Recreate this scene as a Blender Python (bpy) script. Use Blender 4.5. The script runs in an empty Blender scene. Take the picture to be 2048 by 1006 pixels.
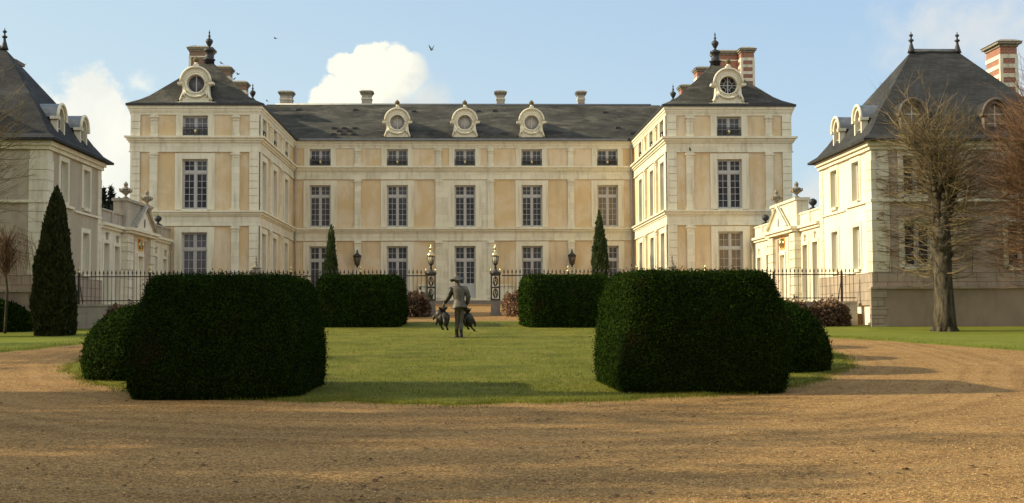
import bpy, bmesh, math, random
import numpy as np
from mathutils import Vector, Matrix
random.seed(7); RNG = np.random.default_rng(7)
scene = bpy.context.scene
COL = scene.collection
PI = math.pi

# ------------------------------------------------------------------ ground profile (z of the ground)
_PY = [-200, -100, 0, 10, 20, 30, 36, 41, 47.6, 60, 78, 120, 400]
_PZ = [-2.0, -1.2, .05, .3, .6, .98, 1.22, 1.46, 1.88, 2.25, 2.66, 2.9, 3.2]
def _hermite(y):
    if y <= _PY[0]: return _PZ[0]
    if y >= _PY[-1]: return _PZ[-1]
    i = max(k for k in range(len(_PY)-1) if _PY[k] <= y)
    def m(k):
        if k == 0 or k == len(_PY)-1: return 0
        return (_PZ[k+1]-_PZ[k-1])/(_PY[k+1]-_PY[k-1])
    h = _PY[i+1]-_PY[i]; t = (y-_PY[i])/h
    return ((2*t**3-3*t*t+1)*_PZ[i]+(t**3-2*t*t+t)*h*m(i)+(-2*t**3+3*t*t)*_PZ[i+1]+(t**3-t*t)*h*m(i+1))
def sstep(a, b, x):
    t = min(1, max(0, (x-a)/(b-a))); return t*t*(3-2*t)
def G(x, y):
    z = _hermite(y)
    if y < 47.62:
        z -= .42*sstep(5.5, 12, abs(x))*sstep(33, 46, y)
    return z

# ------------------------------------------------------------------ helpers
def tag(o, label=None, cat=None, group=None, kind=None):
    if label: o['label'] = label
    if cat: o['category'] = cat
    if group: o['group'] = group
    if kind: o['kind'] = kind
    return o
def empty(name, loc, label=None, cat=None, group=None, rz=0):
    o = bpy.data.objects.new(name, None); COL.objects.link(o)
    o.location = loc; o.rotation_euler = (0, 0, rz); o.empty_display_size = .3
    return tag(o, label, cat, group)
def wpos(o):
    p = Vector((0, 0, 0))
    while o is not None:
        p += Vector(o.location); o = o.parent
    return p
def link(name, me, parent=None, loc=None, rz=0, mat=None):
    o = bpy.data.objects.new(name, me); COL.objects.link(o)
    if mat and not me.materials: me.materials.append(mat)
    if parent: o.parent = parent
    if loc is not None: o.location = loc
    o.rotation_euler = (0, 0, rz)
    return o
def copy_tree(o, parent=None):
    c = o.copy(); COL.objects.link(c); c.parent = parent
    for ch in list(o.children): copy_tree(ch, c)
    return c

class MB:
    """collects shapes into one mesh; T maps local points to world"""
    def __init__(s, T=None): s.v = []; s.f = []; s.T = T; s.sm = set()
    def add(s, vs, fs, smooth=False):
        n = len(s.v)
        if s.T is not None: vs = [s.T(p) for p in vs]
        s.v.extend([tuple(p) for p in vs])
        k = len(s.f)
        s.f.extend([tuple(i+n for i in f) for f in fs])
        if smooth: s.sm.update(range(k, len(s.f)))
        return s
    def box(s, x0, x1, y0, y1, z0, z1, taper=0):
        t = taper
        return s.add([(x0,y0,z0),(x1,y0,z0),(x1,y1,z0),(x0,y1,z0),(x0+t,y0+t,z1),(x1-t,y0+t,z1),(x1-t,y1-t,z1),(x0+t,y1-t,z1)],
              [(0,3,2,1),(4,5,6,7),(0,1,5,4),(1,2,6,5),(2,3,7,6),(3,0,4,7)])
    def lathe(s, prof, c=(0,0,0), n=16, sx=1, sy=1, smooth=True, ph=0):
        vs = []; fs = []
        for r, z in prof:
            for k in range(n):
                a = 2*PI*k/n+ph; vs.append((c[0]+r*sx*math.cos(a), c[1]+r*sy*math.sin(a), c[2]+z))
        for i in range(len(prof)-1):
            for k in range(n):
                a = i*n+k; b = i*n+(k+1) % n; fs.append((a, b, b+n, a+n))
        fs.append(tuple(range(n-1, -1, -1))); m = (len(prof)-1)*n; fs.append(tuple(m+k for k in range(n)))
        return s.add(vs, fs, smooth)
    def tube(s, pts, rad, n=6, smooth=True):
        pts = [Vector(p) for p in pts]
        if not hasattr(rad, '__len__'): rad = [rad]*len(pts)
        vs = []; fs = []
        up0 = None
        for i, p in enumerate(pts):
            d = (pts[min(i+1, len(pts)-1)]-pts[max(i-1, 0)])
            if d.length < 1e-9: d = Vector((0,0,1))
            d.normalize()
            if up0 is None:
                up0 = Vector((0,0,1)) if abs(d.z) < .9 else Vector((1,0,0))
            a = d.cross(up0)
            if a.length < 1e-6: a = d.orthogonal()
            a.normalize(); b = a.cross(d); up0 = b
            for k in range(n):
                t = 2*PI*k/n; vs.append(p+(a*math.cos(t)+b*math.sin(t))*rad[i])
        for i in range(len(pts)-1):
            for k in range(n):
                a = i*n+k; b = i*n+(k+1) % n; fs.append((a, b, b+n, a+n))
        fs.append(tuple(range(n-1, -1, -1))); m = (len(pts)-1)*n; fs.append(tuple(m+k for k in range(n)))
        return s.add(vs, fs, smooth)
    def prism(s, poly, d0, d1, ax='y'):
        """poly of (a,b) extruded along ax"""
        def P(a, b, d): return {'y': (a, d, b), 'x': (d, a, b), 'z': (a, b, d)}[ax]
        n = len(poly)
        vs = [P(a, b, d0) for a, b in poly]+[P(a, b, d1) for a, b in poly]
        fs = [tuple(range(n-1, -1, -1)), tuple(range(n, 2*n))]+[(i, (i+1) % n, (i+1) % n+n, i+n) for i in range(n)]
        return s.add(vs, fs)
    def sphere(s, c, r, n=12, m=8, sx=1, sy=1, sz=1):
        return s.lathe([(r*math.sin(PI*max(.02, min(.98, i/m))), -r*sz*math.cos(PI*i/m)) for i in range(m+1)], c, n, sx, sy)
    def mesh(s, name, recalc=True):
        me = bpy.data.meshes.new(name); me.from_pydata(s.v, [], s.f)
        if recalc and len(s.f) < 60000:
            bm = bmesh.new(); bm.from_mesh(me); bmesh.ops.recalc_face_normals(bm, faces=bm.faces[:]); bm.to_mesh(me); bm.free()
        if s.sm:
            me.polygons.foreach_set('use_smooth', [i in s.sm for i in range(len(me.polygons))])
        me.update(); return me
    def build(s, name, mat, parent=None, recalc=True):
        me = s.mesh(name, recalc); me.materials.append(mat)
        o = bpy.data.objects.new(name, me); COL.objects.link(o)
        if parent is not None:
            o.parent = parent; o.location = -wpos(parent)
        return o

class Frame:
    """a wall plane: u along the wall, z up, d outward"""
    def __init__(s, o, u, n): s.o = Vector(o); s.u = Vector(u); s.n = Vector(n); s.rz = math.atan2(-s.n.x, s.n.y)+PI if True else 0
    def __call__(s, p): return s.o+s.u*p[0]+s.n*p[1]+Vector((0, 0, p[2]))   # p=(u,d,z)

def wall_grid(F, us, zs, openings, name, mat, parent, d=0):
    """one sheet of wall with real holes; openings (u0,u1,z0,z1)"""
    U = sorted(set([us[0], us[1]]+[o[0] for o in openings]+[o[1] for o in openings]))
    Z = sorted(set([zs[0], zs[1]]+[o[2] for o in openings]+[o[3] for o in openings]))
    mb = MB(F); idx = {}
    vs = []; fs = []
    def vi(i, j):
        if (i, j) not in idx: idx[(i, j)] = len(vs); vs.append((U[i], d, Z[j]))
        return idx[(i, j)]
    for i in range(len(U)-1):
        for j in range(len(Z)-1):
            cu = (U[i]+U[i+1])/2; cz = (Z[j]+Z[j+1])/2
            if any(o[0] < cu < o[1] and o[2] < cz < o[3] for o in openings): continue
            fs.append((vi(i, j), vi(i+1, j), vi(i+1, j+1), vi(i, j+1)))
    mb.add(vs, fs)
    return mb.build(name, mat, parent, recalc=False)

# ------------------------------------------------------------------ materials
def nt(name):
    m = bpy.data.materials.new(name); m.use_nodes = True
    n = m.node_tree; b = n.nodes['Principled BSDF']; return m, n, b
def N(n, t, **kw):
    x = n.nodes.new(t)
    for k, v in kw.items():
        if k in x.inputs: x.inputs[k].default_value = v
        else: setattr(x, k, v)
    return x
def rgb(c): return (c[0], c[1], c[2], 1)
def mixc(n, fac, a, b, mode='MIX'):
    x = n.nodes.new('ShaderNodeMix'); x.data_type = 'RGBA'; x.blend_type = mode
    for s, v in ((0, fac), (6, a), (7, b)):
        if isinstance(v, (int, float)): x.inputs[s].default_value = v
        elif isinstance(v, tuple): x.inputs[s].default_value = rgb(v)
        else: n.links.new(v, x.inputs[s])
    return x.outputs[2]
def ramp(n, src, a, b, c0=(0,0,0), c1=(1,1,1)):
    r = n.nodes.new('ShaderNodeValToRGB'); r.color_ramp.elements[0].position = a; r.color_ramp.elements[1].position = b
    r.color_ramp.elements[0].color = rgb(c0); r.color_ramp.elements[1].color = rgb(c1)
    n.links.new(src, r.inputs[0]); return r.outputs[0]
def coords(n, scale=(1,1,1), kind='Object'):
    t = n.nodes.new('ShaderNodeTexCoord'); m = n.nodes.new('ShaderNodeMapping'); m.inputs['Scale'].default_value = scale
    n.links.new(t.outputs[kind], m.inputs[0]); return m.outputs[0]
def noise(n, vec, scale, detail=4, rough=.55, dist=0):
    x = N(n, 'ShaderNodeTexNoise', Scale=scale, Detail=detail, Roughness=rough, Distortion=dist); n.links.new(vec, x.inputs['Vector']); return x.outputs['Fac']
def bump(n, b, h, strength=.3, dist=.02):
    x = N(n, 'ShaderNodeBump', Strength=strength, Distance=dist); n.links.new(h, x.inputs['Height']); n.links.new(x.outputs[0], b.inputs['Normal'])
def simple(name, c1, c2=None, scale=6, rough=.8, metal=0, bmp=0, bdist=.01, detail=5, lo=.35, hi=.65, stretch=(1,1,1), spec=.3):
    m, n, b = nt(name)
    b.inputs['Roughness'].default_value = rough; b.inputs['Metallic'].default_value = metal; b.inputs['Specular IOR Level'].default_value = spec
    v = coords(n, stretch)
    f = noise(n, v, scale, detail, .6)
    c = ramp(n, f, lo, hi, c1, c2 or tuple(x*.8 for x in c1)); n.links.new(c, b.inputs['Base Color'])
    if bmp: bump(n, b, noise(n, v, scale*4, 4), bmp, bdist)
    return m

def m_plaster(name, c1, c2, c3):
    m, n, b = nt(name); b.inputs['Roughness'].default_value = .9; b.inputs['Specular IOR Level'].default_value = .15
    v = coords(n)
    big = ramp(n, noise(n, v, .55, 5, .6, .6), .42, .6)
    c = mixc(n, big, c1, c2)
    st = ramp(n, noise(n, coords(n, (2.2, 2.2, .35)), 1.0, 5, .65), .5, .75)
    c = mixc(n, st, c, c3)
    fine = noise(n, v, 22, 4, .7)
    c = mixc(n, .22, c, ramp(n, fine, .3, .7, (.55,.5,.45), (1.1,1.1,1.1)), 'MULTIPLY')
    n.links.new(c, b.inputs['Base Color']); bump(n, b, fine, .25, .015); return m

def m_stone(name, c1, c2, c3, bw=.95, bh=.36, mort=.010, mdark=.84):
    """ashlar with thin joints, world coordinates (x+y, z)"""
    m, n, b = nt(name); b.inputs['Roughness'].default_value = .85; b.inputs['Specular IOR Level'].default_value = .2
    t = n.nodes.new('ShaderNodeTexCoord'); s = n.nodes.new('ShaderNodeSeparateXYZ'); n.links.new(t.outputs['Object'], s.inputs[0])
    a = N(n, 'ShaderNodeMath', operation='ADD'); n.links.new(s.outputs[0], a.inputs[0]); n.links.new(s.outputs[1], a.inputs[1])
    cb = n.nodes.new('ShaderNodeCombineXYZ'); n.links.new(a.outputs[0], cb.inputs[0]); n.links.new(s.outputs[2], cb.inputs[1])
    br = n.nodes.new('ShaderNodeTexBrick'); n.links.new(cb.outputs[0], br.inputs['Vector'])
    for k, v in (('Scale', 1), ('Mortar Size', mort), ('Mortar Smooth', .3), ('Brick Width', bw), ('Row Height', bh), ('Bias', 0)): br.inputs[k].default_value = v
    br.inputs['Color1'].default_value = (1,1,1,1); br.inputs['Color2'].default_value = (.86,.86,.85,1); br.inputs['Mortar'].default_value = (mdark, mdark*.96, mdark*.9, 1)
    v = coords(n)
    big = ramp(n, noise(n, v, .8, 6, .6, .3), .4, .68)
    c = mixc(n, big, c1, c2)
    st = ramp(n, noise(n, coords(n, (3, 3, .3)), 1.1, 6, .7), .50, .76)
    c = mixc(n, st, c, c3)
    c = mixc(n, 1.0, c, br.outputs['Color'], 'MULTIPLY')
    fine = noise(n, v, 18, 5, .7)
    c = mixc(n, .18, c, ramp(n, fine, .3, .7, (.55,.52,.48), (1.1,1.1,1.1)), 'MULTIPLY')
    n.links.new(c, b.inputs['Base Color']); bump(n, b, fine, .22, .015); return m

def m_slate(name, c1, c2, c3):
    m, n, b = nt(name); b.inputs['Roughness'].default_value = .85; b.inputs['Specular IOR Level'].default_value = .12
    t = n.nodes.new('ShaderNodeTexCoord'); s = n.nodes.new('ShaderNodeSeparateXYZ'); n.links.new(t.outputs['Object'], s.inputs[0])
    a = N(n, 'ShaderNodeMath', operation='ADD'); n.links.new(s.outputs[0], a.inputs[0]); n.links.new(s.outputs[1], a.inputs[1])
    cb = n.nodes.new('ShaderNodeCombineXYZ'); n.links.new(a.outputs[0], cb.inputs[0]); n.links.new(s.outputs[2], cb.inputs[1])
    br = n.nodes.new('ShaderNodeTexBrick'); n.links.new(cb.outputs[0], br.inputs['Vector'])
    for k, v in (('Scale', 1), ('Mortar Size', .008), ('Brick Width', .24), ('Row Height', .085)): br.inputs[k].default_value = v
    br.inputs['Color1'].default_value = (1,1,1,1); br.inputs['Color2'].default_value = (.72,.72,.74,1); br.inputs['Mortar'].default_value = (.55,.55,.55,1)
    v = coords(n)
    c = mixc(n, ramp(n, noise(n, coords(n, (.5, .5, 1.2)), 1.0, 6, .62, .9), .38, .66), c1, c2)
    c = mixc(n, ramp(n, noise(n, coords(n, (.35, 1, .9)), .75, 7, .7, 1.6), .52, .72), c, c3)
    c = mixc(n, 1.0, c, br.outputs['Color'], 'MULTIPLY')
    n.links.new(c, b.inputs['Base Color']); bump(n, b, br.outputs['Color'], .5, .01); return m

def m_brick(name, c1, c2, mort):
    m, n, b = nt(name); b.inputs['Roughness'].default_value = .9
    t = n.nodes.new('ShaderNodeTexCoord'); s = n.nodes.new('ShaderNodeSeparateXYZ'); n.links.new(t.outputs['Object'], s.inputs[0])
    a = N(n, 'ShaderNodeMath', operation='ADD'); n.links.new(s.outputs[0], a.inputs[0]); n.links.new(s.outputs[1], a.inputs[1])
    cb = n.nodes.new('ShaderNodeCombineXYZ'); n.links.new(a.outputs[0], cb.inputs[0]); n.links.new(s.outputs[2], cb.inputs[1])
    br = n.nodes.new('ShaderNodeTexBrick'); n.links.new(cb.outputs[0], br.inputs['Vector'])
    for k, v in (('Scale', 1), ('Mortar Size', .008), ('Brick Width', .22), ('Row Height', .065)): br.inputs[k].default_value = v
    br.inputs['Color1'].default_value = rgb(c1); br.inputs['Color2'].default_value = rgb(c2); br.inputs['Mortar'].default_value = rgb(mort)
    n.links.new(mixc(n, .4, br.outputs['Color'], ramp(n, noise(n, coords(n), 2.5, 6), .3, .7, (.5,.5,.5), (1.1,1.1,1.1)), 'MULTIPLY'), b.inputs['Base Color']); return m

def m_leaf(name, c1, c2, rough=.5, trans=.25, scale=3, spec=.18):
    m, n, b = nt(name)
    v = coords(n)
    geo = n.nodes.new('ShaderNodeNewGeometry')
    f = noise(n, v, scale, 4)
    rnd = geo.outputs['Random Per Island']
    c = mixc(n, rnd, c1, c2)
    c = mixc(n, .5, c, ramp(n, f, .35, .65, (.55,.6,.5), (1.25,1.2,1.1)), 'MULTIPLY')
    if name == 'yew_leaves':                                         # browned patches in the clipped faces
        c = mixc(n, ramp(n, noise(n, v, 1.3, 5, .7), .60, .74), c, (.040,.026,.010))
    n.links.new(c, b.inputs['Base Color']); b.inputs['Roughness'].default_value = rough; b.inputs['Specular IOR Level'].default_value = spec
    if trans:
        tr = n.nodes.new('ShaderNodeBsdfTranslucent'); n.links.new(c, tr.inputs['Color'])
        mx = n.nodes.new('ShaderNodeMixShader'); mx.inputs[0].default_value = trans
        n.links.new(b.outputs[0], mx.inputs[1]); n.links.new(tr.outputs[0], mx.inputs[2])
        n.links.new(mx.outputs[0], n.nodes['Material Output'].inputs['Surface'])
    return m

def m_gravel():
    m, n, b = nt('gravel'); b.inputs['Roughness'].default_value = .95; b.inputs['Specular IOR Level'].default_value = .15
    v = coords(n)
    vor = N(n, 'ShaderNodeTexVoronoi', Scale=58, Randomness=1); n.links.new(v, vor.inputs['Vector'])
    vor2 = N(n, 'ShaderNodeTexVoronoi', Scale=27, Randomness=1); n.links.new(v, vor2.inputs['Vector'])
    sp = n.nodes.new('ShaderNodeSeparateColor'); n.links.new(vor.outputs['Color'], sp.inputs[0])
    c = ramp(n, sp.outputs[0], .0, 1.0, (.15,.082,.028), (.66,.405,.16))
    sp2 = n.nodes.new('ShaderNodeSeparateColor'); n.links.new(vor2.outputs['Color'], sp2.inputs[0])
    c = mixc(n, .45, c, ramp(n, sp2.outputs[1], 0, 1, (.42,.4,.38), (1.25,1.2,1.15)), 'MULTIPLY')
    big = noise(n, coords(n, (.25, 1, 1)), .55, 6, .6, .8)
    c = mixc(n, .6, c, ramp(n, big, .34, .66, (.66,.61,.55), (1.12,1.08,1.03)), 'MULTIPLY')
    # compacted wheel tracks round the lawn: worn, slightly greyer
    mp = n.nodes.new('ShaderNodeMapping'); mp.inputs['Location'].default_value = (0, -31/12.7, 0); mp.inputs['Scale'].default_value = (1/8.7, 1/12.7, 0)
    tc_ = n.nodes.new('ShaderNodeTexCoord'); n.links.new(tc_.outputs['Object'], mp.inputs[0])
    ln = N(n, 'ShaderNodeVectorMath', operation='LENGTH'); n.links.new(mp.outputs[0], ln.inputs[0])
    wob = N(n, 'ShaderNodeMath', operation='MULTIPLY_ADD'); n.links.new(noise(n, v, .35, 3), wob.inputs[0]); wob.inputs[1].default_value = .10; n.links.new(ln.outputs['Value'], wob.inputs[2])
    cb_ = n.nodes.new('ShaderNodeCombineXYZ'); n.links.new(wob.outputs[0], cb_.inputs[0])
    tr = noise(n, cb_.outputs[0], 21, 3, .6)
    c = mixc(n, .55, c, ramp(n, tr, .38, .64, (.60,.56,.52), (1.1,1.08,1.05)), 'MULTIPLY')
    c = mixc(n, ramp(n, tr, .52, .72), c, (.29,.18,.075))
    mid = noise(n, v, 7, 5, .7)
    c = mixc(n, .35, c, ramp(n, mid, .3, .7, (.6,.58,.55), (1.15,1.15,1.15)), 'MULTIPLY')
    n.links.new(c, b.inputs['Base Color'])
    ad = N(n, 'ShaderNodeMath', operation='ADD'); n.links.new(vor.outputs['Distance'], ad.inputs[0]); n.links.new(mid, ad.inputs[1])
    bump(n, b, ad.outputs[0], .5, .02); return m

def m_lawn(name, c1, c2, c3):
    m, n, b = nt(name); b.inputs['Roughness'].default_value = .85; b.inputs['Specular IOR Level'].default_value = .12
    v = coords(n)
    c = mixc(n, ramp(n, noise(n, coords(n, (.6, 1, 1)), .9, 6, .65, .5), .36, .64), c1, c2)
    c = mixc(n, ramp(n, noise(n, v, 2.6, 6, .7), .5, .72), c, c3)
    fine = noise(n, coords(n, (1, .5, 1)), 45, 4, .7)
    c = mixc(n, .55, c, ramp(n, fine, .3, .7, (.45,.5,.4), (1.35,1.3,1.2)), 'MULTIPLY')
    n.links.new(c, b.inputs['Base Color']); bump(n, b, fine, .8, .03); return m

def m_glass(name, c, c2, rough=.08):
    """dark window glass that mirrors the sky, room or curtain colour behind"""
    m, n, b = nt(name); b.inputs['Roughness'].default_value = rough; b.inputs['Specular IOR Level'].default_value = .32
    f = noise(n, coords(n, (1.5, 1.5, .8)), 1.4, 3)
    n.links.new(ramp(n, f, .35, .65, c, c2), b.inputs['Base Color'])
    bump(n, b, noise(n, coords(n), 2.2, 2), .12, .02); return m

M = {}
M['ochre'] = m_plaster('ochre_plaster', (.655,.495,.28), (.73,.61,.44), (.53,.42,.275))
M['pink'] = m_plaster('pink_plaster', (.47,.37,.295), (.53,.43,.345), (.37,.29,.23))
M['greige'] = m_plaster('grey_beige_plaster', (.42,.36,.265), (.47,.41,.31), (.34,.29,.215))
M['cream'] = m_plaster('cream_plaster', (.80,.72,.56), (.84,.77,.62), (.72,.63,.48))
M['stone'] = m_stone('white_tuffeau', (.76,.71,.55), (.82,.775,.625), (.48,.435,.33))
M['trim'] = m_stone('carved_stone', (.76,.71,.55), (.81,.765,.61), (.53,.48,.365), bw=30, bh=30, mort=0)
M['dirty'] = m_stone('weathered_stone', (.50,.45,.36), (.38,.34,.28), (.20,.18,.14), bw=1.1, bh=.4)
M['block'] = m_stone('rough_block', (.42,.34,.26), (.34,.28,.22), (.25,.21,.165), bw=.75, bh=.34, mort=.02, mdark=.6)
M['retain'] = m_plaster('stained_render', (.37,.285,.215), (.31,.24,.18), (.22,.175,.135))
M['slate'] = m_slate('weathered_slate', (.047,.044,.037), (.098,.090,.073), (.155,.142,.11))
M['slate_blue'] = m_slate('blue_slate', (.042,.042,.043), (.062,.062,.061), (.095,.093,.087))
M['zinc'] = simple('zinc', (.16,.17,.18), (.22,.22,.22), 4, .45, .6)
M['lead'] = simple('dark_lead', (.035,.036,.04), (.06,.06,.06), 9, .55, .5)
M['shade_stone'] = simple('shade_darkened_stone', (.15,.118,.095), (.11,.088,.07), 6, .95)  # stone darkened to stand for shade on the lodge front dormers
M['pebble'] = m_leaf('loose_pebbles', (.20,.12,.05), (.66,.46,.22), .9, 0, 2, .1)
M['brick_old'] = m_brick('sooty_brick', (.25,.135,.085), (.19,.11,.07), (.27,.23,.18))
M['brick'] = m_brick('red_brick', (.37,.115,.065), (.29,.095,.055), (.42,.33,.26))
M['frame'] = simple('grey_window_paint', (.49,.48,.465), (.43,.42,.405), 8, .5)
M['frame_white'] = simple('white_window_paint', (.66,.64,.60), (.58,.56,.52), 8, .5)
M['glass'] = m_glass('window_glass', (.030,.032,.040), (.075,.078,.092))
M['glass_blue'] = m_glass('window_glass_blind', (.10,.10,.12), (.16,.16,.18), .15)
M['glass_warm'] = m_glass('window_glass_curtain', (.22,.165,.11), (.13,.10,.075), .15)
M['shutter'] = simple('inner_shutter', (.52,.49,.45), (.44,.42,.39), 5, .6, stretch=(14,14,1))
M['door'] = simple('grey_door_paint', (.44,.44,.43), (.38,.38,.37), 6, .5)
M['iron'] = simple('black_iron', (.035,.032,.030), (.055,.048,.043), 12, .5, .3)
M['iron_grey'] = simple('worn_iron', (.085,.08,.078), (.05,.045,.043), 10, .55, .5)
M['gold'] = simple('gilded_metal', (.62,.51,.28), (.42,.35,.19), 10, .28, 1.0)
M['lampglass'] = simple('frosted_lamp_glass', (.62,.56,.42), (.5,.45,.34), 8, .2)
M['bronze'] = simple('dark_bronze', (.06,.053,.043), (.03,.027,.023), 14, .5, .55, .3)
M['bronze_pale'] = simple('patinated_bronze', (.125,.11,.085), (.06,.054,.042), 12, .55, .25, .4)
M['moss'] = simple('mossy_stone', (.30,.25,.15), (.13,.105,.055), 14, .95, 0, .5)
M['ball'] = simple('lichen_ball', (.17,.125,.05), (.09,.07,.035), 14, .95, 0, .5)
M['urn'] = simple('old_urn_stone', (.34,.30,.23), (.15,.13,.095), 12, .95, 0, .5)
M['arms'] = simple('painted_arms', (.62,.22,.06), (.72,.50,.16), 5, .7, detail=2, lo=.45, hi=.55)
M['pipe'] = simple('painted_pipe', (.42,.38,.31), (.34,.30,.25), 6, .6)
M['step'] = simple('grey_step_stone', (.26,.22,.18), (.19,.165,.14), 5, .9, 0, .3)
M['yew'] = m_leaf('yew_leaves', (.0035,.008,.0013), (.033,.063,.008), .9, .16, 4, .02)
M['yew_core'] = simple('yew_inner', (.006,.010,.004), (.01,.016,.006), 8, .95, spec=.05)
M['cyp'] = m_leaf('cypress_leaves', (.035,.055,.02), (.07,.095,.03), .6, .2, 3)
M['thuja'] = m_leaf('thuja_leaves', (.009,.013,.004), (.055,.06,.016), .6, .2, 2)
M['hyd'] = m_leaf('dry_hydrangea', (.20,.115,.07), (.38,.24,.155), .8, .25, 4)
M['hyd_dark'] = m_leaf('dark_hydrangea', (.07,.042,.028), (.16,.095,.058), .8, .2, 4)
M['spruce'] = m_leaf('spruce_needles', (.014,.022,.018), (.03,.042,.03), .7, .1, 1)
M['bark'] = simple('lime_bark', (.115,.092,.063), (.026,.023,.014), 3.2, .95, 0, .9, .04, 7, .38, .62, (3,3,.8))
M['twig'] = m_leaf('lime_twigs', (.12,.09,.048), (.25,.19,.105), .8, 0, 2)
M['twig_red'] = m_leaf('reddish_twigs', (.12,.066,.038), (.23,.135,.078), .8, 0, 2)
M['grass'] = m_leaf('grass_blades', (.12,.145,.016), (.24,.235,.034), .6, .3, 1.5)
M['lawn'] = m_lawn('lawn_turf', (.092,.102,.013), (.185,.178,.024), (.25,.19,.045))
M['lawn_side'] = m_lawn('side_turf', (.13,.155,.018), (.19,.20,.027), (.22,.19,.04))
M['gravel'] = m_gravel()
M['soil'] = simple('far_ground', (.10,.11,.04), (.14,.12,.06), .2, .95)
M['feather'] = simple('dark_feathers', (.02,.02,.022), (.035,.033,.03), 30, .7)
M['glass_dim'] = m_glass('window_glass_net_curtain', (.05,.05,.055), (.10,.10,.105), .1)
M['debris'] = m_leaf('dead_leaves', (.06,.03,.015), (.14,.075,.04), .9, 0, 2)
class Frame:
    """wall plane seen from outside: u to the right, d outwards (along n), z up"""
    def __init__(s, o, n):
        s.o = Vector(o); s.n = Vector(n); s.u = Vector((-n[1], n[0], 0)); s.rz = math.atan2(n[0], -n[1])
    def __call__(s, p): return s.o+s.u*p[0]+s.n*p[1]+Vector((0, 0, p[2]))
    def fbox(s, mb, u0, u1, d0, d1, z0, z1):
        T = mb.T; mb.T = s; mb.box(min(u0,u1), max(u0,u1), d0, d1, z0, z1); mb.T = T

# ------------------------------------------------------------------ camera, light, sky
CAMZ = 1.8
psi = math.atan(.038*.9986); th = math.atan(132/2500); ROLL = .0045
cam = bpy.data.cameras.new('camera'); co = bpy.data.objects.new('camera', cam); COL.objects.link(co)
co.location = (0, 0, CAMZ)
co.rotation_euler = (Matrix.Rotation(-psi, 3, 'Z') @ Matrix.Rotation(PI/2+th, 3, 'X') @ Matrix.Rotation(-ROLL, 3, 'Z')).to_euler()
cam.sensor_width = 36; cam.lens = 2500/2048*36; cam.clip_end = 4000; cam.clip_start = .1
scene.camera = co
R3 = co.rotation_euler.to_matrix()
def ray(px, py): return R3 @ Vector(((px-1024)/2500, -(py-503)/2500, -1))
def onY(px, py, Y): d = ray(px, py); return Vector((0,0,CAMZ))+d*(Y/d.y)
def onX(px, py, X): d = ray(px, py); return Vector((0,0,CAMZ))+d*(X/d.x)

SUN_EL = math.radians(25.5); SUN_DIR = Vector((math.cos(SUN_EL)*math.cos(.03), -math.cos(SUN_EL)*math.sin(.03), -math.sin(SUN_EL)))
sl = bpy.data.lights.new('sun', 'SUN'); sl.energy = 4.6; sl.angle = math.radians(.55); sl.color = (1, .865, .58)
so = bpy.data.objects.new('sun', sl); COL.objects.link(so); so.location = (-60, 30, 60)
so.rotation_euler = SUN_DIR.to_track_quat('-Z', 'Y').to_euler()

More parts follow.
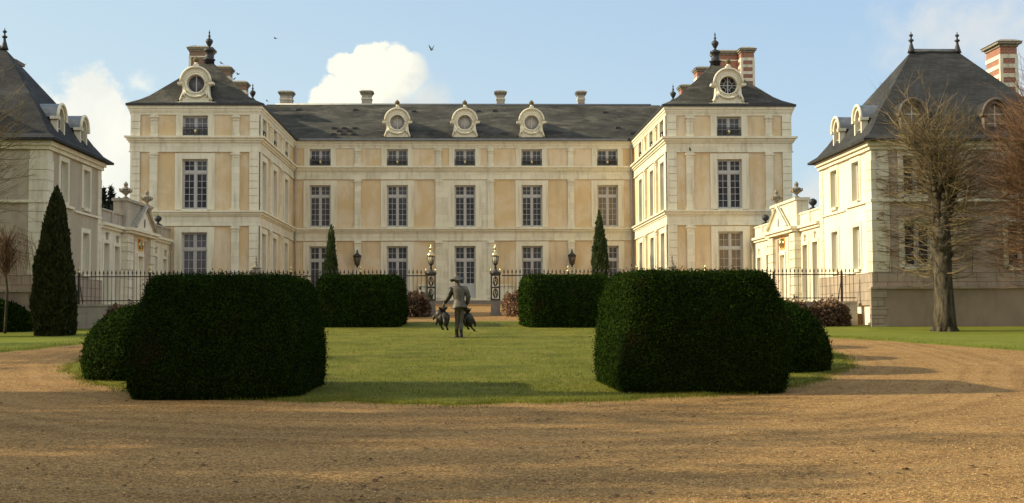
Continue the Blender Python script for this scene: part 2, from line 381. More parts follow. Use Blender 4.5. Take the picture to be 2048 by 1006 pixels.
w = bpy.data.worlds.new('World'); scene.world = w; w.use_nodes = True
n = w.node_tree; bg = n.nodes['Background']
sky = n.nodes.new('ShaderNodeTexSky'); sky.sky_type = 'NISHITA'; sky.sun_disc = False
sky.sun_elevation = SUN_EL; sky.sun_rotation = math.radians(-91.7); sky.air_density = 1.0; sky.dust_density = 1.6; sky.ozone_density = 1.0; sky.altitude = 100
def build_sky():
    tc = n.nodes.new('ShaderNodeTexCoord'); sp = n.nodes.new('ShaderNodeSeparateXYZ'); n.links.new(tc.outputs['Generated'], sp.inputs[0])
    def math_(op, a, b=None, c=None):
        x = n.nodes.new('ShaderNodeMath'); x.operation = op
        for i, v in enumerate((a, b, c)):
            if v is None: continue
            if isinstance(v, (int, float)): x.inputs[i].default_value = v
            else: n.links.new(v, x.inputs[i])
        return x.outputs[0]
    az = math_('ARCTAN2', sp.outputs[0], sp.outputs[1]); el = math_('ARCSINE', sp.outputs[2])
    cv = n.nodes.new('ShaderNodeCombineXYZ'); n.links.new(az, cv.inputs[0]); n.links.new(el, cv.inputs[1])
    n1 = noise(n, cv.outputs[0], 40, 8, .6, .15); n2 = noise(n, cv.outputs[0], 7, 6, .55, .3); n3 = noise(n, cv.outputs[0], 55, 5, .6)
    def px(x, y):
        d = ray(x, y).normalized(); return math.atan2(d.x, d.y), math.asin(d.z)
    def blob(x, y, rx, ry, soft, k1, k2):
        a0, e0 = px(x, y)
        da = math_('DIVIDE', math_('SUBTRACT', az, a0), rx/2500); de = math_('DIVIDE', math_('SUBTRACT', el, e0), ry/2500)
        r = math_('SQRT', math_('ADD', math_('MULTIPLY', da, da), math_('MULTIPLY', de, de)))
        h = math_('SUBTRACT', 1.0, r)
        h = math_('ADD', h, math_('MULTIPLY', math_('SUBTRACT', n1, .5), k1))
        h = math_('ADD', h, math_('MULTIPLY', math_('SUBTRACT', n2, .5), k2))
        mr = n.nodes.new('ShaderNodeMapRange'); mr.interpolation_type = 'SMOOTHSTEP'
        mr.inputs['From Min'].default_value = 0; mr.inputs['From Max'].default_value = soft; n.links.new(h, mr.inputs['Value'])
        return mr.outputs[0]
    sky_c = sky.outputs[0]
    # broad pale veil: milky to the left and low, as on a humid winter day
    hi = n.nodes.new('ShaderNodeMapRange'); hi.inputs['From Min'].default_value = .10; hi.inputs['From Max'].default_value = .34; n.links.new(el, hi.inputs['Value'])
    lr = n.nodes.new('ShaderNodeMapRange'); lr.inputs['From Min'].default_value = .30; lr.inputs['From Max'].default_value = -.40; n.links.new(az, lr.inputs['Value'])
    up = mixc(n, lr.outputs[0], (2.25, 3.35, 4.85), (3.1, 4.2, 4.95)); lo = mixc(n, lr.outputs[0], (3.2, 4.2, 4.95), (4.0, 4.8, 4.95))
    c = mixc(n, .78, sky_c, mixc(n, hi.outputs[0], lo, up))
    # cloud groups: (mask list, lit colour, shade colour)
    def group(c, blobs, lit, shade, shade_mask):
        m = None
        for b in blobs:
            x = blob(*b); m = x if m is None else math_('MAXIMUM', m, x)
        col = mixc(n, shade_mask, lit, shade) if shade_mask is not None else lit
        return mixc(n, m, c, col)
    # left bank
    c = group(c, [(180,258,138,118,.45,1.6,.6),(60,330,150,120,.9,1.6,.8),(250,330,150,125,.6,1.4,.6),(280,165,44,26,1.6,3.2,1.0),(-150,300,200,160,.6,1.0,.5)], CLIT, CSH, ramp(n, n2, .48, .8))
    # high thin veil at upper right
    c = mixc(n, .75, c, group(c, [(1960,60,230,120,1.0,1.4,.9),(2200,120,320,190,.8,1.2,.8),(1620,390,60,60,.9,1.6,.5)], CVE, CVE, None))
    # cumulus above the ridge: one heap of rounded billows, sharp on the sunny side and soft on the lee
    a0, e0 = px(705, 150)
    sm = n.nodes.new('ShaderNodeMapRange'); sm.interpolation_type = 'SMOOTHSTEP'
    sm.inputs['From Min'].default_value = px(775, 150)[0]; sm.inputs['From Max'].default_value = px(880, 150)[0]
    low = math_('MULTIPLY', math_('SUBTRACT', e0, el), .9)
    n.links.new(math_('ADD', math_('ADD', az, low), math_('MULTIPLY', math_('SUBTRACT', n1, .5), .06)), sm.inputs['Value'])
    c = group(c, [(752,158,76,74,.20,1.3,.3),(668,192,52,46,.2,1.4,.3),(705,140,48,36,.2,1.3,.2),(735,112,34,24,.2,1.3,.2),(790,120,40,34,.3,1.3,.2),(815,160,55,60,.5,1.3,.3),(850,200,62,60,.8,1.2,.3),(720,240,110,66,.3,.8,.2)], CLIT2, CSH, sm.outputs[0])
    # unseen clouds behind the viewer, brightened to light the facade
    back = n.nodes.new('ShaderNodeMapRange'); back.inputs['From Min'].default_value = .25; back.inputs['From Max'].default_value = -.2; n.links.new(sp.outputs[1], back.inputs['Value'])
    nb = noise(n, tc.outputs['Generated'], 3.0, 7, .6)
    c = mixc(n, math_('MULTIPLY', ramp(n, nb, .40, .56), math_('MULTIPLY', back.outputs[0], .95)), c, CBK)
    n.links.new(c, bg.inputs['Color'])
CLIT = (5.7, 5.65, 5.05); CLIT2 = (6.4, 6.15, 5.0); CSH = (4.1, 4.4, 4.35); CVE = (4.6, 4.6, 4.4); CBK = (7.6, 7.4, 6.6)
build_sky()
bg.inputs['Strength'].default_value = .125
scene.view_settings.view_transform = 'Standard'; scene.view_settings.look = 'None'; scene.view_settings.gamma = 1
scene.view_settings.exposure = .5
scene.cycles.max_bounces = 7; scene.cycles.diffuse_bounces = 4; scene.cycles.glossy_bounces = 3; scene.cycles.transparent_max_bounces = 6

# ------------------------------------------------------------------ ground and lawns
def grid_mesh(name, xs, ys, mat, dz=0, kind='structure', label=None):
    vs = [(x, y, G(x, y)+dz) for y in ys for x in xs]; nx = len(xs)
    fs = [(j*nx+i, j*nx+i+1, (j+1)*nx+i+1, (j+1)*nx+i) for j in range(len(ys)-1) for i in range(nx-1)]
    mb = MB(); mb.add(vs, fs, True); o = mb.build(name, mat, None, recalc=False); return tag(o, kind=kind, label=label)
xs = [-1500,-700,-300,-120,-70,-45]+[i*.6 for i in range(-50, 51)]+[45,70,120,300,700,1500]
ys = [-400,-150,-60,-30,-15,-8,-4]+[i*.5 for i in range(0, 95)]+[47.5,47.6,47.64,47.9]+[48.5+i for i in range(0, 50)]+[105,120,160,250,400,800,1500,3000]
go = grid_mesh('gravel_ground', xs, ys, M['gravel'])
# meadow beyond the buildings
mb = MB(); mb.add([(x, y, G(x, y)+.03) for y in (95,120,250,3000) for x in (-1500,-100,100,1500)], [(j*4+i, j*4+i+1, j*4+i+5, j*4+i+4) for j in range(3) for i in range(3)])
tag(mb.build('meadow', M['soil']), kind='structure')
LA, LB, LC = 8.7, 12.7, 31.0
def lawn_r(a):
    return 1+.012*math.sin(5*a+.4)+.008*math.sin(11*a)+.006*math.sin(23*a+1)+.006*math.sin(47*a)+.004*math.sin(83*a+2)
def lawn_pt(a, r):
    k = lawn_r(a)*r; return (LA*k*math.cos(a), LC+LB*k*math.sin(a))
mb = MB(); NR, NA = 46, 240
vs = []; fs = []
for i in range(NR+1):
    r = .002+i/NR*.998
    for k in range(NA):
        x, y = lawn_pt(2*PI*k/NA, r); vs.append((x, y, G(x, y)+.035+.012*math.sin(x*2.1+y)*math.sin(y*1.3)*.5))
for k in range(NA):
    x, y = lawn_pt(2*PI*k/NA, 1.004); vs.append((x, y, G(x, y)-.03))
for i in range(NR+1):
    for k in range(NA):
        a = i*NA+k; b = i*NA+(k+1) % NA; fs.append((a, b, b+NA, a+NA))
mb.add(vs, fs, True); tag(mb.build('lawn', M['lawn'], None, False), kind='structure')
def strip(name, edge, outer, nacross, mat):
    """grass between a drive edge polyline and an outer polyline"""
    mb = MB(); vs = []; fs = []
    def res(pl, m=60):
        P = [Vector((p[0], p[1], 0)) for p in pl]; L = [0]
        for i in range(1, len(P)): L.append(L[-1]+(P[i]-P[i-1]).length)
        out = []
        for k in range(m+1):
            t = L[-1]*k/m; i = max(0, min(len(P)-2, next((j for j in range(len(P)-1) if L[j+1] >= t), len(P)-2)))
            out.append(P[i].lerp(P[i+1], (t-L[i])/(L[i+1]-L[i])))
        return out
    A = res(edge); B = res(outer); m = len(A)
    for j in range(nacross+1):
        for k in range(m):
            p = A[k].lerp(B[k], j/nacross)
            if j == 0: p = p+Vector((.06*math.sin(k*2.3), .05*math.sin(k*1.7), 0))
            vs.append((p.x, p.y, G(p.x, p.y)+(.03 if j else .0)))
    for j in range(nacross):
        for k in range(m-1): a = j*m+k; fs.append((a, a+1, a+m+1, a+m))
    mb.add(vs, fs, True); return tag(mb.build(name, mat, None, False), kind='structure')
strip('side_lawn', [(9.6,37.5),(10.3,36.3),(11.4,33.6),(13.2,29.4),(15.5,25.2),(19,20.5),(26,15),(60,6)], [(9.0,46.9),(12,47.0),(15,47.0),(20,47.0),(28,46),(40,45),(60,43),(90,40)], 40, M['lawn_side'])
strip('side_lawn', [(-9.2,38),(-9.9,35.4),(-10.7,32.2),(-11.7,29.6),(-14,25),(-18,20.5),(-26,15),(-60,6)], [(-9.0,46.9),(-12,47.0),(-15,47.0),(-20,47.0),(-28,46),(-40,45),(-60,43),(-90,40)], 40, M['lawn_side'])
def blades(name, P, hgt, mat, wid=.010):
    m = len(P); h = hgt*RNG.uniform(.5, 1.2, m); a = RNG.uniform(0, 2*PI, m); lean = RNG.normal(0, .4, (m, 2))*h[:, None]
    dx = np.cos(a)*wid*.5; dy = np.sin(a)*wid*.5
    V = np.empty((m, 3, 3)); V[:, 0] = P; V[:, 1] = P; V[:, 2] = P
    V[:, 0, 0] -= dx; V[:, 0, 1] -= dy; V[:, 1, 0] += dx; V[:, 1, 1] += dy
    V[:, 2, 2] += h; V[:, 2, 0] += lean[:, 0]; V[:, 2, 1] += lean[:, 1]
    me = bpy.data.meshes.new(name); V = V.reshape(-1, 3)
    me.vertices.add(len(V)); me.vertices.foreach_set('co', V.ravel())
    me.loops.add(len(V)); me.loops.foreach_set('vertex_index', np.arange(len(V), dtype=np.int32))
    me.polygons.add(m); me.polygons.foreach_set('loop_start', np.arange(0, 3*m, 3, dtype=np.int32)); me.update(); me.validate()
    me.materials.append(mat); o = bpy.data.objects.new(name, me); COL.objects.link(o); return o
def lawn_blades(cnt):
    P = []
    while len(P) < cnt:
        a = random.uniform(0, 2*PI); r = math.sqrt(random.random())
        x, y = lawn_pt(a, r*1.003)
        if y > 18+random.random()**2*30: continue
        P.append((x, y, G(x, y)+.02))
    for k in range(26000):                      # ragged rim
        a = random.uniform(PI, 2*PI) if k % 5 else random.uniform(0, 2*PI); x, y = lawn_pt(a, random.gauss(.996, .018)); P.append((x, y, G(x, y)+.005))
    return np.array(P)
tag(blades('grass', lawn_blades(120000), .055, M['grass']), 'short uneven grass of the oval lawn', 'grass', kind='stuff')
P = []
for k in range(9000):
    e = [(9.6,37.5),(10.3,36.3),(11.4,33.6),(13.2,29.4),(15.5,25.2)] if k % 2 else [(-9.2,38),(-9.9,35.4),(-10.7,32.2),(-11.7,29.6),(-14,25)]
    i = random.randrange(4); t = random.random(); s = random.expovariate(1/.5)-.08
    x = e[i][0]*(1-t)+e[i+1][0]*t; y = e[i][1]*(1-t)+e[i+1][1]*t; x += s*(1 if x > 0 else -1); P.append((x, y, G(x, y)+.02))
tag(blades('grass', np.array(P), .06, M['grass']), 'ragged grass along the outer edge of the drive', 'grass', kind='stuff')
mb = MB()
for k in range(520):
    y = 9.5+random.random()**1.6*12; x = random.uniform(-.42, .47)*y
    if ((x/LA)**2+((y-LC)/LB)**2) < 1.05: continue
    z = G(x, y)+.008; a = random.uniform(0, PI); l = random.uniform(.012, .045); q = l*random.uniform(.25, .7)
    c, s = math.cos(a), math.sin(a); h = random.uniform(.002, .02)
    mb.add([(x-c*l, y-s*l, z), (x+s*q, y-c*q, z+h), (x+c*l, y+s*l, z+h*.5), (x-s*q, y+c*q, z+.004)], [(0,1,2,3)])
for k in range(260):
    a = random.uniform(0, 2*PI); x, y = lawn_pt(a, math.sqrt(random.random())*.97); z = G(x, y)+.06; a = random.uniform(0, PI); l = random.uniform(.02, .045); c, s = math.cos(a), math.sin(a); q = l*.6
    mb.add([(x-c*l, y-s*l, z), (x+s*q, y-c*q, z+.012), (x+c*l, y+s*l, z+.006), (x-s*q, y+c*q, z)], [(0,1,2,3)])
pb = MB()
for k in range(15000):
    y = 9.3+9*random.random()**1.7; x = random.uniform(-.43, .48)*y
    if ((x/LA)**2+((y-LC)/LB)**2) < 1.03: continue
    r = random.uniform(.005, .011)*(1.5 if random.random() < .06 else 1); z = G(x, y)+r*.35; a = random.uniform(0, 2*PI); c, s = math.cos(a)*r, math.sin(a)*r; e = random.uniform(.6, 1)
    pb.add([(x+c, y+s, z), (x-s*e, y+c*e, z), (x-c, y-s, z), (x+s*e, y-c*e, z), (x, y, z+r*.8)], [(0,1,4),(1,2,4),(2,3,4),(3,0,4)])
tag(pb.build('loose_pebbles', M['pebble'], None, False), 'loose pebbles lying on the drive', 'gravel', kind='stuff')
tag(mb.build('fallen_leaves', M['debris'], None, False), 'dead leaves and twigs scattered over gravel and lawn', 'fallen leaves', kind='stuff')
# ------------------------------------------------------------------ windows (local: u = x, outside = -y)
_cache = {}
def win_meshes(w, h, style, sw, st, head, frame, glass, stone):
    key = (round(w,2), round(h,2), style, sw, st, head, frame, glass, stone)
    if key in _cache: return _cache[key]
    f = MB(); p = MB(); s = MB(); hw = w/2
    y0, y1 = .17, .23
    fr = .055
    f.box(-hw, -hw+fr, y0, y1, 0, h).box(hw-fr, hw, y0, y1, 0, h).box(-hw+fr, hw-fr, y0, y1, h-fr, h).box(-hw+fr, hw-fr, y0, y1, 0, fr+.01)
    f.box(-.045, .045, y0-.02, y1-.003, fr, h-fr)
    def grid(xa, xb, za, zb, nc, nr):
        for i in range(1, nc):
            x = xa+(xb-xa)*i/nc; f.box(x-.012, x+.012, y0+.015, y1-.006, za, zb)
        for j in range(1, nr):
            z = za+(zb-za)*j/nr; f.box(xa, xb, y0+.018, y1-.009, z-.012, z+.012)
    def leaf(xa, xb, za, zb, nc, nr, pan=0):
        t = .045; a, b, c, d = xa, xb, za, zb
        f.box(a, a+t, y0+.01, y1-.002, c, d).box(b-t, b, y0+.01, y1-.002, c, d).box(a+t, b-t, y0+.01, y1-.002, d-t, d).box(a+t, b-t, y0+.01, y1-.002, c, c+t+pan)
        grid(a+t, b-t, c+t+pan, d-t, nc, nr)
    if style in ('tall', 'door'):
        tz = h*.715
        f.box(-hw+fr, hw-fr, y0-.03, y1-.004, tz, tz+.13)
        for sgn in (-1, 1):
            a, b = (-hw+fr, -.045) if sgn < 0 else (.045, hw-fr)
            leaf(a, b, tz+.13, h-fr, 2, 2)
            leaf(a, b, fr+.01, tz, 2, 5 if style == 'tall' else 4, 0 if style == 'tall' else .85)
    elif style == 'attic':
        for sgn in (-1, 1):
            a, b = (-hw+fr, -.045) if sgn < 0 else (.045, hw-fr)
            leaf(a, b, fr+.01, h-fr, 2, 3)
    elif style == 'small':
        for sgn in (-1, 1):
            a, b = (-hw+fr, -.045) if sgn < 0 else (.045, hw-fr)
            leaf(a, b, fr+.01, h-fr, 1, 4 if h > 1.4 else 3)
    p.box(-hw+.01, hw-.01, y1-.018, y1+.02, .01, h-.01)
    # stone surround: jambs, head and sill, reaching into the wall
    s.box(-hw-sw, -hw, -st, .26, -.02, h+head).box(hw, hw+sw, -st, .26, -.02, h+head).box(-hw, hw, -st, .26, h, h+head)
    s.box(-hw, hw, -st-.06, .26, -.12, 0)
    r = (f.mesh('window'), p.mesh('pane'), s.mesh('stone_surround'))
    for me, k in zip(r, (frame, glass, stone)): me.materials.append(M[k])
    _cache[key] = r; return r
def window(F, u, z0, z1, w, style, parent, frame='frame', glass='glass', stone='trim', sw=.37, st=.05, head=.28, name='window', rail=False):
    f, p, s = win_meshes(w, z1-z0, style, sw, st, head, frame, glass, stone)
    o = link(name, f, parent, F((u, 0, z0))-wpos(parent), F.rz)
    link('pane', p, o, (0,0,0)); link('stone_surround', s, o, (0,0,0))
    if rail:
        mb = MB(); hw = w/2-.02; rh = .47
        mb.box(-hw, hw, -.005, .03, rh-.03, rh).box(-hw, hw, 0, .025, .05, .075).box(-hw, hw, 0, .025, rh-.14, rh-.12)
        k = int(w/.085)
        for i in range(k+1):
            x = -hw+2*hw*i/k; mb.box(x-.009, x+.009, .004, .022, .05, rh-.03)
        for i in range(5):
            x = -hw+2*hw*(i+.5)/5
            mb.tube([(x+.09*math.cos(t), .012, .21+.11*math.sin(t)) for t in [2*PI*q/10 for q in range(11)]], .014, 4)
        link('railing', mb.mesh('railing'), o, (0,0,0), 0, M['iron'])
        mb = MB(); mb.sphere((0, -.02, .24), .075, 8, 6, 1, .5, 1.5); link('gilt_emblem', mb.mesh('gilt_emblem'), o, (0,0,0), 0, M['gold'])
    return o

# ------------------------------------------------------------------ bull's-eye dormer (local, front at y = 0)
def arch_outline(hw, zc, r, m=18): return [(r*math.cos(t), zc+r*math.sin(t)) for t in [PI*i/m for i in range(m+1)]]
def dormer(loc, parent, glass='shutter', star=False, s=1.0, back=3.0):
    half = [(1.03,0),(1.03,.13),(.90,.15),(.86,.30),(.76,.45),(.72,.75),(.70,1.02),(.90,1.08),(.92,1.22),(.80,1.25)]
    arch = arch_outline(0, 1.25, .78)
    poly = half+arch+[(-x, z) for x, z in half[::-1]]
    poly = [(x*s, z*s) for x, z in poly]; n_ = len(poly)
    zc, r = 1.12*s, .47*s
    mb = MB(); vs = []; fs = []
    inner = []
    for x, z in poly:
        a = math.atan2(z-zc, x); inner.append((r*math.cos(a), zc+r*math.sin(a)))
    # bottom edge midpoints so the base closes below the eye
    for yy in (0, .34):
        vs += [(x, yy, z) for x, z in poly]+[(x, yy, z) for x, z in inner]
    for k in range(n_-1):
        for off, fl in ((0, 0), (2*n_, 1)):
            q = (k+off, k+1+off, k+1+n_+off, k+n_+off); fs.append(q[::-1] if fl else q)
        fs.append((k, k+2*n_, k+1+2*n_, k+1)); fs.append((k+n_, k+1+n_, k+1+3*n_, k+3*n_))
    # between last and first (bottom): fan under the eye
    a0 = math.atan2(poly[-1][1]-zc, poly[-1][0]); a1 = math.atan2(poly[0][1]-zc, poly[0][0])
    if a0 > a1: a0 -= 2*PI
    m = 12; b0 = len(vs)
    for yy in (0, .34):
        for i in range(m+1):
            t = i/m; a = a0+(a1-a0)*t; vs.append((poly[-1][0]+(poly[0][0]-poly[-1][0])*t, yy, 0)); vs.append((r*math.cos(a), yy, zc+r*math.sin(a)))
    for q in range(2):
        o_ = b0+q*2*(m+1)
        for i in range(m): fs.append((o_+2*i, o_+2*i+2, o_+2*i+3, o_+2*i+1))
    mb.add(vs, fs)
    # mouldings
    ring = lambda rr, y, t, nn=28: mb.tube([(rr*math.cos(2*PI*i/nn), y, zc+rr*math.sin(2*PI*i/nn)) for i in range(nn+1)], t, 6)
    ring(r+.05*s, -.02, .05*s); ring(r+.17*s, -.005, .025*s)
    mb.tube([(x*s*1.02, -.05, z*s) for x, z in arch], .065*s, 6)
    mb.tube([(x*s*.84, -.01, (1.25+(z-1.25)*.84)*s) for x, z in arch], .03*s, 6)
    mb.box(-1.08*s, 1.08*s, -.07, .36, -.02, .12*s)
    for sg in (-1, 1):
        mb.box(min(sg*.70, sg*.97)*s, max(sg*.70, sg*.97)*s, -.09, .3, 1.08*s, 1.2*s)
        mb.tube([(sg*.80*s, -.03, .20*s), (sg*.74*s, -.05, .42*s), (sg*.66*s, -.03, .66*s)], [.085*s, .06*s, .04*s], 6)
        mb.tube([(sg*.62*s, -.02, .78*s), (sg*.60*s, -.05, .55*s), (sg*.60*s, -.03, .34*s)], [.03*s, .06*s, .02*s], 6)
    mb.tube([(x*s, -.06, z*s) for x, z in ((-.58,.74),(-.5,.58),(-.3,.44),(0,.38),(.3,.44),(.5,.58),(.58,.74))], [.025*s,.05*s,.06*s,.075*s,.06*s,.05*s,.025*s], 6)
    mb.box(-.13*s, .13*s, -.1, .2, 1.98*s, 2.18*s); mb.lathe([(.13*s, 2.16*s), (.07*s, 2.22*s), (.10*s, 2.27*s)], (0, .04, 0), 10)
    o = link('dormer', mb.mesh('dormer'), parent, Vector(loc)-wpos(parent), 0, M['trim'])
    b = MB(); b.prism([(x*s*.88, z*s*.95+.02) for x, z in [(.74,0),(.74,1.1),(.78,1.25)]+arch[1:-1]+[(-.78,1.25),(-.74,1.1),(-.74,0)]], .345, back)
    link('roof_cheek', b.mesh('roof_cheek'), o, (0,0,0), 0, M['lead'])
    p = MB(); p.lathe([(r+.03, -.01), (r+.03, .01)], (0, 0, 0), 24); me = p.mesh('pane')
    q = link('pane', me, o, (0, .26, zc), 0, M[glass]); q.rotation_euler = (PI/2, 0, 0)
    f = MB(); f.box(-.03, .03, .19, .245, zc-r, zc+r)
    if star:
        f.box(-r, r, .20, .243, zc-.02, zc+.02)
        f.tube([(.5*r*math.cos(2*PI*i/8), .22, zc+.5*r*math.sin(2*PI*i/8)) for i in range(9)], .022, 4)
        for i in range(8):
            a = 2*PI*(i+.5)/8; f.tube([(.5*r*math.cos(a), .22, zc+.5*r*math.sin(a)), (r*math.cos(a), .22, zc+r*math.sin(a))], .018, 4)
    else:
        f.tube([((r-.02)*math.cos(2*PI*i/24), .22, zc+(r-.02)*math.sin(2*PI*i/24)) for i in range(25)], .03, 4)
    link('sash', f.mesh('sash'), o, (0,0,0), 0, M['frame'])
    g = MB(); g.sphere((0, .04, 2.40*s), .16*s, 12, 8); g.lathe([(.04, 2.5*s), (.05, 2.56*s), (.0, 2.62*s)], (0, .04, 0), 8)
    link('stone_ball', g.mesh('stone_ball'), o, (0,0,0), 0, M['ball'])
    return o

def chimney(parent, x0, x1, y0, y1, z0, z1, style='stone', cap=.12):
    mb = MB(); mb.box(x0, x1, y0, y1, z0, z1-.3)
    o = mb.build('chimney', M['brick_old' if -17 < x0 < 0 else 'brick'] if style in ('brick', 'banded', 'plain') else M['dirty'], parent)
    t = MB()
    if style == 'plain':
        t.box(x0-.03, x1+.03, y0-.03, y1+.03, z1-.66, z1-.58)
        t.box(x0-.025, x0+.10, y0-.025, y0+.10, z0, z1-.661)
    elif style in ('brick', 'banded'):
        z = z1-.62; k = 0
        while z > z0+.2:
            t.box(x0-.025, x1+.025, y0-.025, y1+.025, z-.17, z); z -= .40; k += 1
        for (a, b) in ((x0-.03, x0+.10), (x1-.10, x1+.03)):
            t.box(a, b, y0-.032, y0+.08, z0, z1-.62)
    else:
        t.box(x0-.04, x1+.04, y0-.04, y1+.04, z1-.62, z1-.54)
    if t.v: t.build('stone_band', M['stone'], o)
    c = MB(); c.box(x0-.05, x1+.05, y0-.05, y1+.05, z1-.3, z1-.2); c.box(x0-cap, x1+cap, y0-cap, y1+cap, z1-.2, z1-.1)
    c.add([(x0-cap-.04, y0-cap-.04, z1-.1), (x1+cap+.04, y0-cap-.04, z1-.1), (x1+cap+.04, y1+cap+.04, z1-.1), (x0-cap-.04, y1+cap+.04, z1-.1),
           (x0+.05, y0+.05, z1+.02), (x1-.05, y0+.05, z1+.02), (x1-.05, y1-.05, z1+.02), (x0+.05, y1-.05, z1+.02)], [(0,3,2,1),(4,5,6,7),(0,1,5,4),(1,2,6,5),(2,3,7,6),(3,0,4,7)])
    c.build('chimney_cap', M['urn'], o)
    return o
FIN = [(.30,-.3),(.30,.12),(.36,.14),(.36,.2),(.24,.24),(.22,.62),(.30,.66),(.32,.76),(.22,.82),(.10,.86),(.06,.93),(.10,1.0),(.20,1.18),(.22,1.28),(.17,1.36),(.07,1.42),(.045,1.5),(.09,1.56),(.045,1.62),(.03,1.72),(.06,1.77),(.03,1.82),(.0,1.95)]
def finial(parent, x, y, z, s=1.0, mat='lead', prof=FIN, name='finial'):
    mb = MB(); mb.lathe([(r*s, h*s) for r, h in prof], (x, y, z), 12); return mb.build(name, M[mat], parent)

# ------------------------------------------------------------------ the chateau
CH = empty('chateau', (0, 72, 2.5), 'three-storey cream stone and ochre plaster chateau with two forward wings and slate roofs', 'chateau')
XI, XO, YF, YB = 10.72, 17.38, 65.5, 78.5; XC = (XI+XO)/2
ZB = 2.2
W1 = (7.5, 10.14); W0 = (3.0, 6.3); AT = (11.36, 12.42)
BANDS = [('eave_cornice', [(12.78,12.93,.16),(12.66,12.78,.11),(12.58,12.66,.07)]), ('upper_cornice', [(11.23,11.33,.28),(11.1,11.23,.18),(11.0,11.1,.11)]),
         ('string_course', [(7.34,7.43,.26),(7.22,7.34,.17),(7.13,7.22,.09)])]
FRIEZE = [(12.46,12.58,.05),(10.56,11.0,.045),(10.50,10.56,.085),(6.70,7.13,.045),(6.63,6.70,.08)]
def bands(F, u0, u1, e0, e1):
    """e0/e1: +1 the band turns an outer corner, -1 it stops short of an inner one, 0 flush"""
    for nm, steps in BANDS:
        mb = MB()
        for z0, z1, d in steps: F.fbox(mb, u0-e0*d, u1+e1*d, 0, d, z0, z1)
        mb.build(nm, M['trim'], CH)
    mb = MB()
    for z0, z1, d in FRIEZE: F.fbox(mb, u0-e0*d, u1+e1*d, 0, d, z0, z1)
    mb.build('frieze', M['stone'], CH)
    mb = MB(); F.fbox(mb, u0-e0*.07, u1+e1*.07, 0, .07, ZB, 3.02); mb.build('plinth', M['stone'], CH)
def pilaster(F, u, floors=(0,1,2), w=.40):
    for k in floors:
        z0, z1 = ((3.02, 6.63), (7.43, 10.50), (11.33, 12.46))[k]; ww = w if k < 2 else w*.86
        mb = MB(); d = .12 if k < 2 else .10
        F.fbox(mb, u-ww/2, u+ww/2, 0, d, z0, z1-.001)
        F.fbox(mb, u-ww/2-.05, u+ww/2+.05, 0, d+.05, z1-.16, z1-.06); F.fbox(mb, u-ww/2-.025, u+ww/2+.025, 0, d+.03, z1-.30, z1-.26)
        if k: F.fbox(mb, u-ww/2-.045, u+ww/2+.045, 0, d+.04, z0, z0+.16)
        mb.build('pilaster', M['stone'], CH)
def quoin(F, u0, u1):
    for a, b in ((3.02, 6.63), (7.43, 10.50), (11.33, 12.46)):
        mb = MB(); F.fbox(mb, u0, u1, 0, .04, a, b); k = max(1, round((b-a)/.40)); h = (b-a)/k
        for i in range(k): F.fbox(mb, u0, u1, 0, .085, a+i*h+.022, a+(i+1)*h-.006)
        mb.build('quoin', M['trim'], CH)
WW = 1.32
def facade(F, u0, u1, cols, glass, door=None, ww=WW):
    ops = []
    for u in cols:
        for z0, z1 in (W0, W1, AT):
            ops.append((u-ww/2-.1, u+ww/2+.1, z0-.1, z1+.1))
    wall_grid(F, (u0, u1), (ZB, 12.9), ops, 'wall', M['ochre'], CH)
    for i, u in enumerate(cols):
        for k, (z0, z1) in enumerate((W0, W1, AT)):
            st = 'tall' if k < 2 else 'attic'
            if door == i and k == 0: st = 'door'
            window(F, u, z0, z1, ww, st, CH, glass=glass(i, k), rail=(k == 2), sw=.37 if k < 2 else .33, head=(.28, .30, .12)[k] if k < 2 else .045,
                   name='entrance_door' if st == 'door' else 'window')
# central range
FM = Frame((0, YB, 0), (0, -1, 0))
bays = [-9.05, -4.22, 0.03, 4.25, 9.05]
facade(FM, -XI, XI, bays, lambda i, k: 'glass_warm' if (i == 4 and k == 1) else ('glass_dim' if (i*7+k*5) % 4 == 1 else 'glass'), door=2)
bands(FM, -XI, XI, -1, -1)
for u in (-6.68, -1.62, 1.66, 6.72): pilaster(FM, u)
mid = [(-.85, .91, W0[0]-.1, W0[1]+.25), (-.85, .91, W1[0]-.1, W1[1]+.25)]
wall_grid(FM, (-1.43, 1.47), (3.02, 6.63), [(-1.0, 1.06, 2.9, 6.6)], 'centre_bay_facing', M['stone'], CH, d=.035)
wall_grid(FM, (-1.43, 1.47), (7.43, 10.5), [(-1.0, 1.06, 7.4, 10.45)], 'centre_bay_facing', M['stone'], CH, d=.035)
for a, b in ((-3.0, -1.9), (2.0, 3.1)):
    mb = MB(); FM.fbox(mb, a, b, .07, .14, 3.78, 3.88); FM.fbox(mb, a, b, 0, .07, 3.02, 3.78); mb.build('low_panel', M['stone'], CH)
mb = MB(); mb.box(-3.6, 3.6, YB-1.6, YB, ZB, 2.86); mb.box(-4.0, 4.0, YB-2.0, YB-1.6, ZB, 2.74); mb.build('door_step', M['step'], CH)
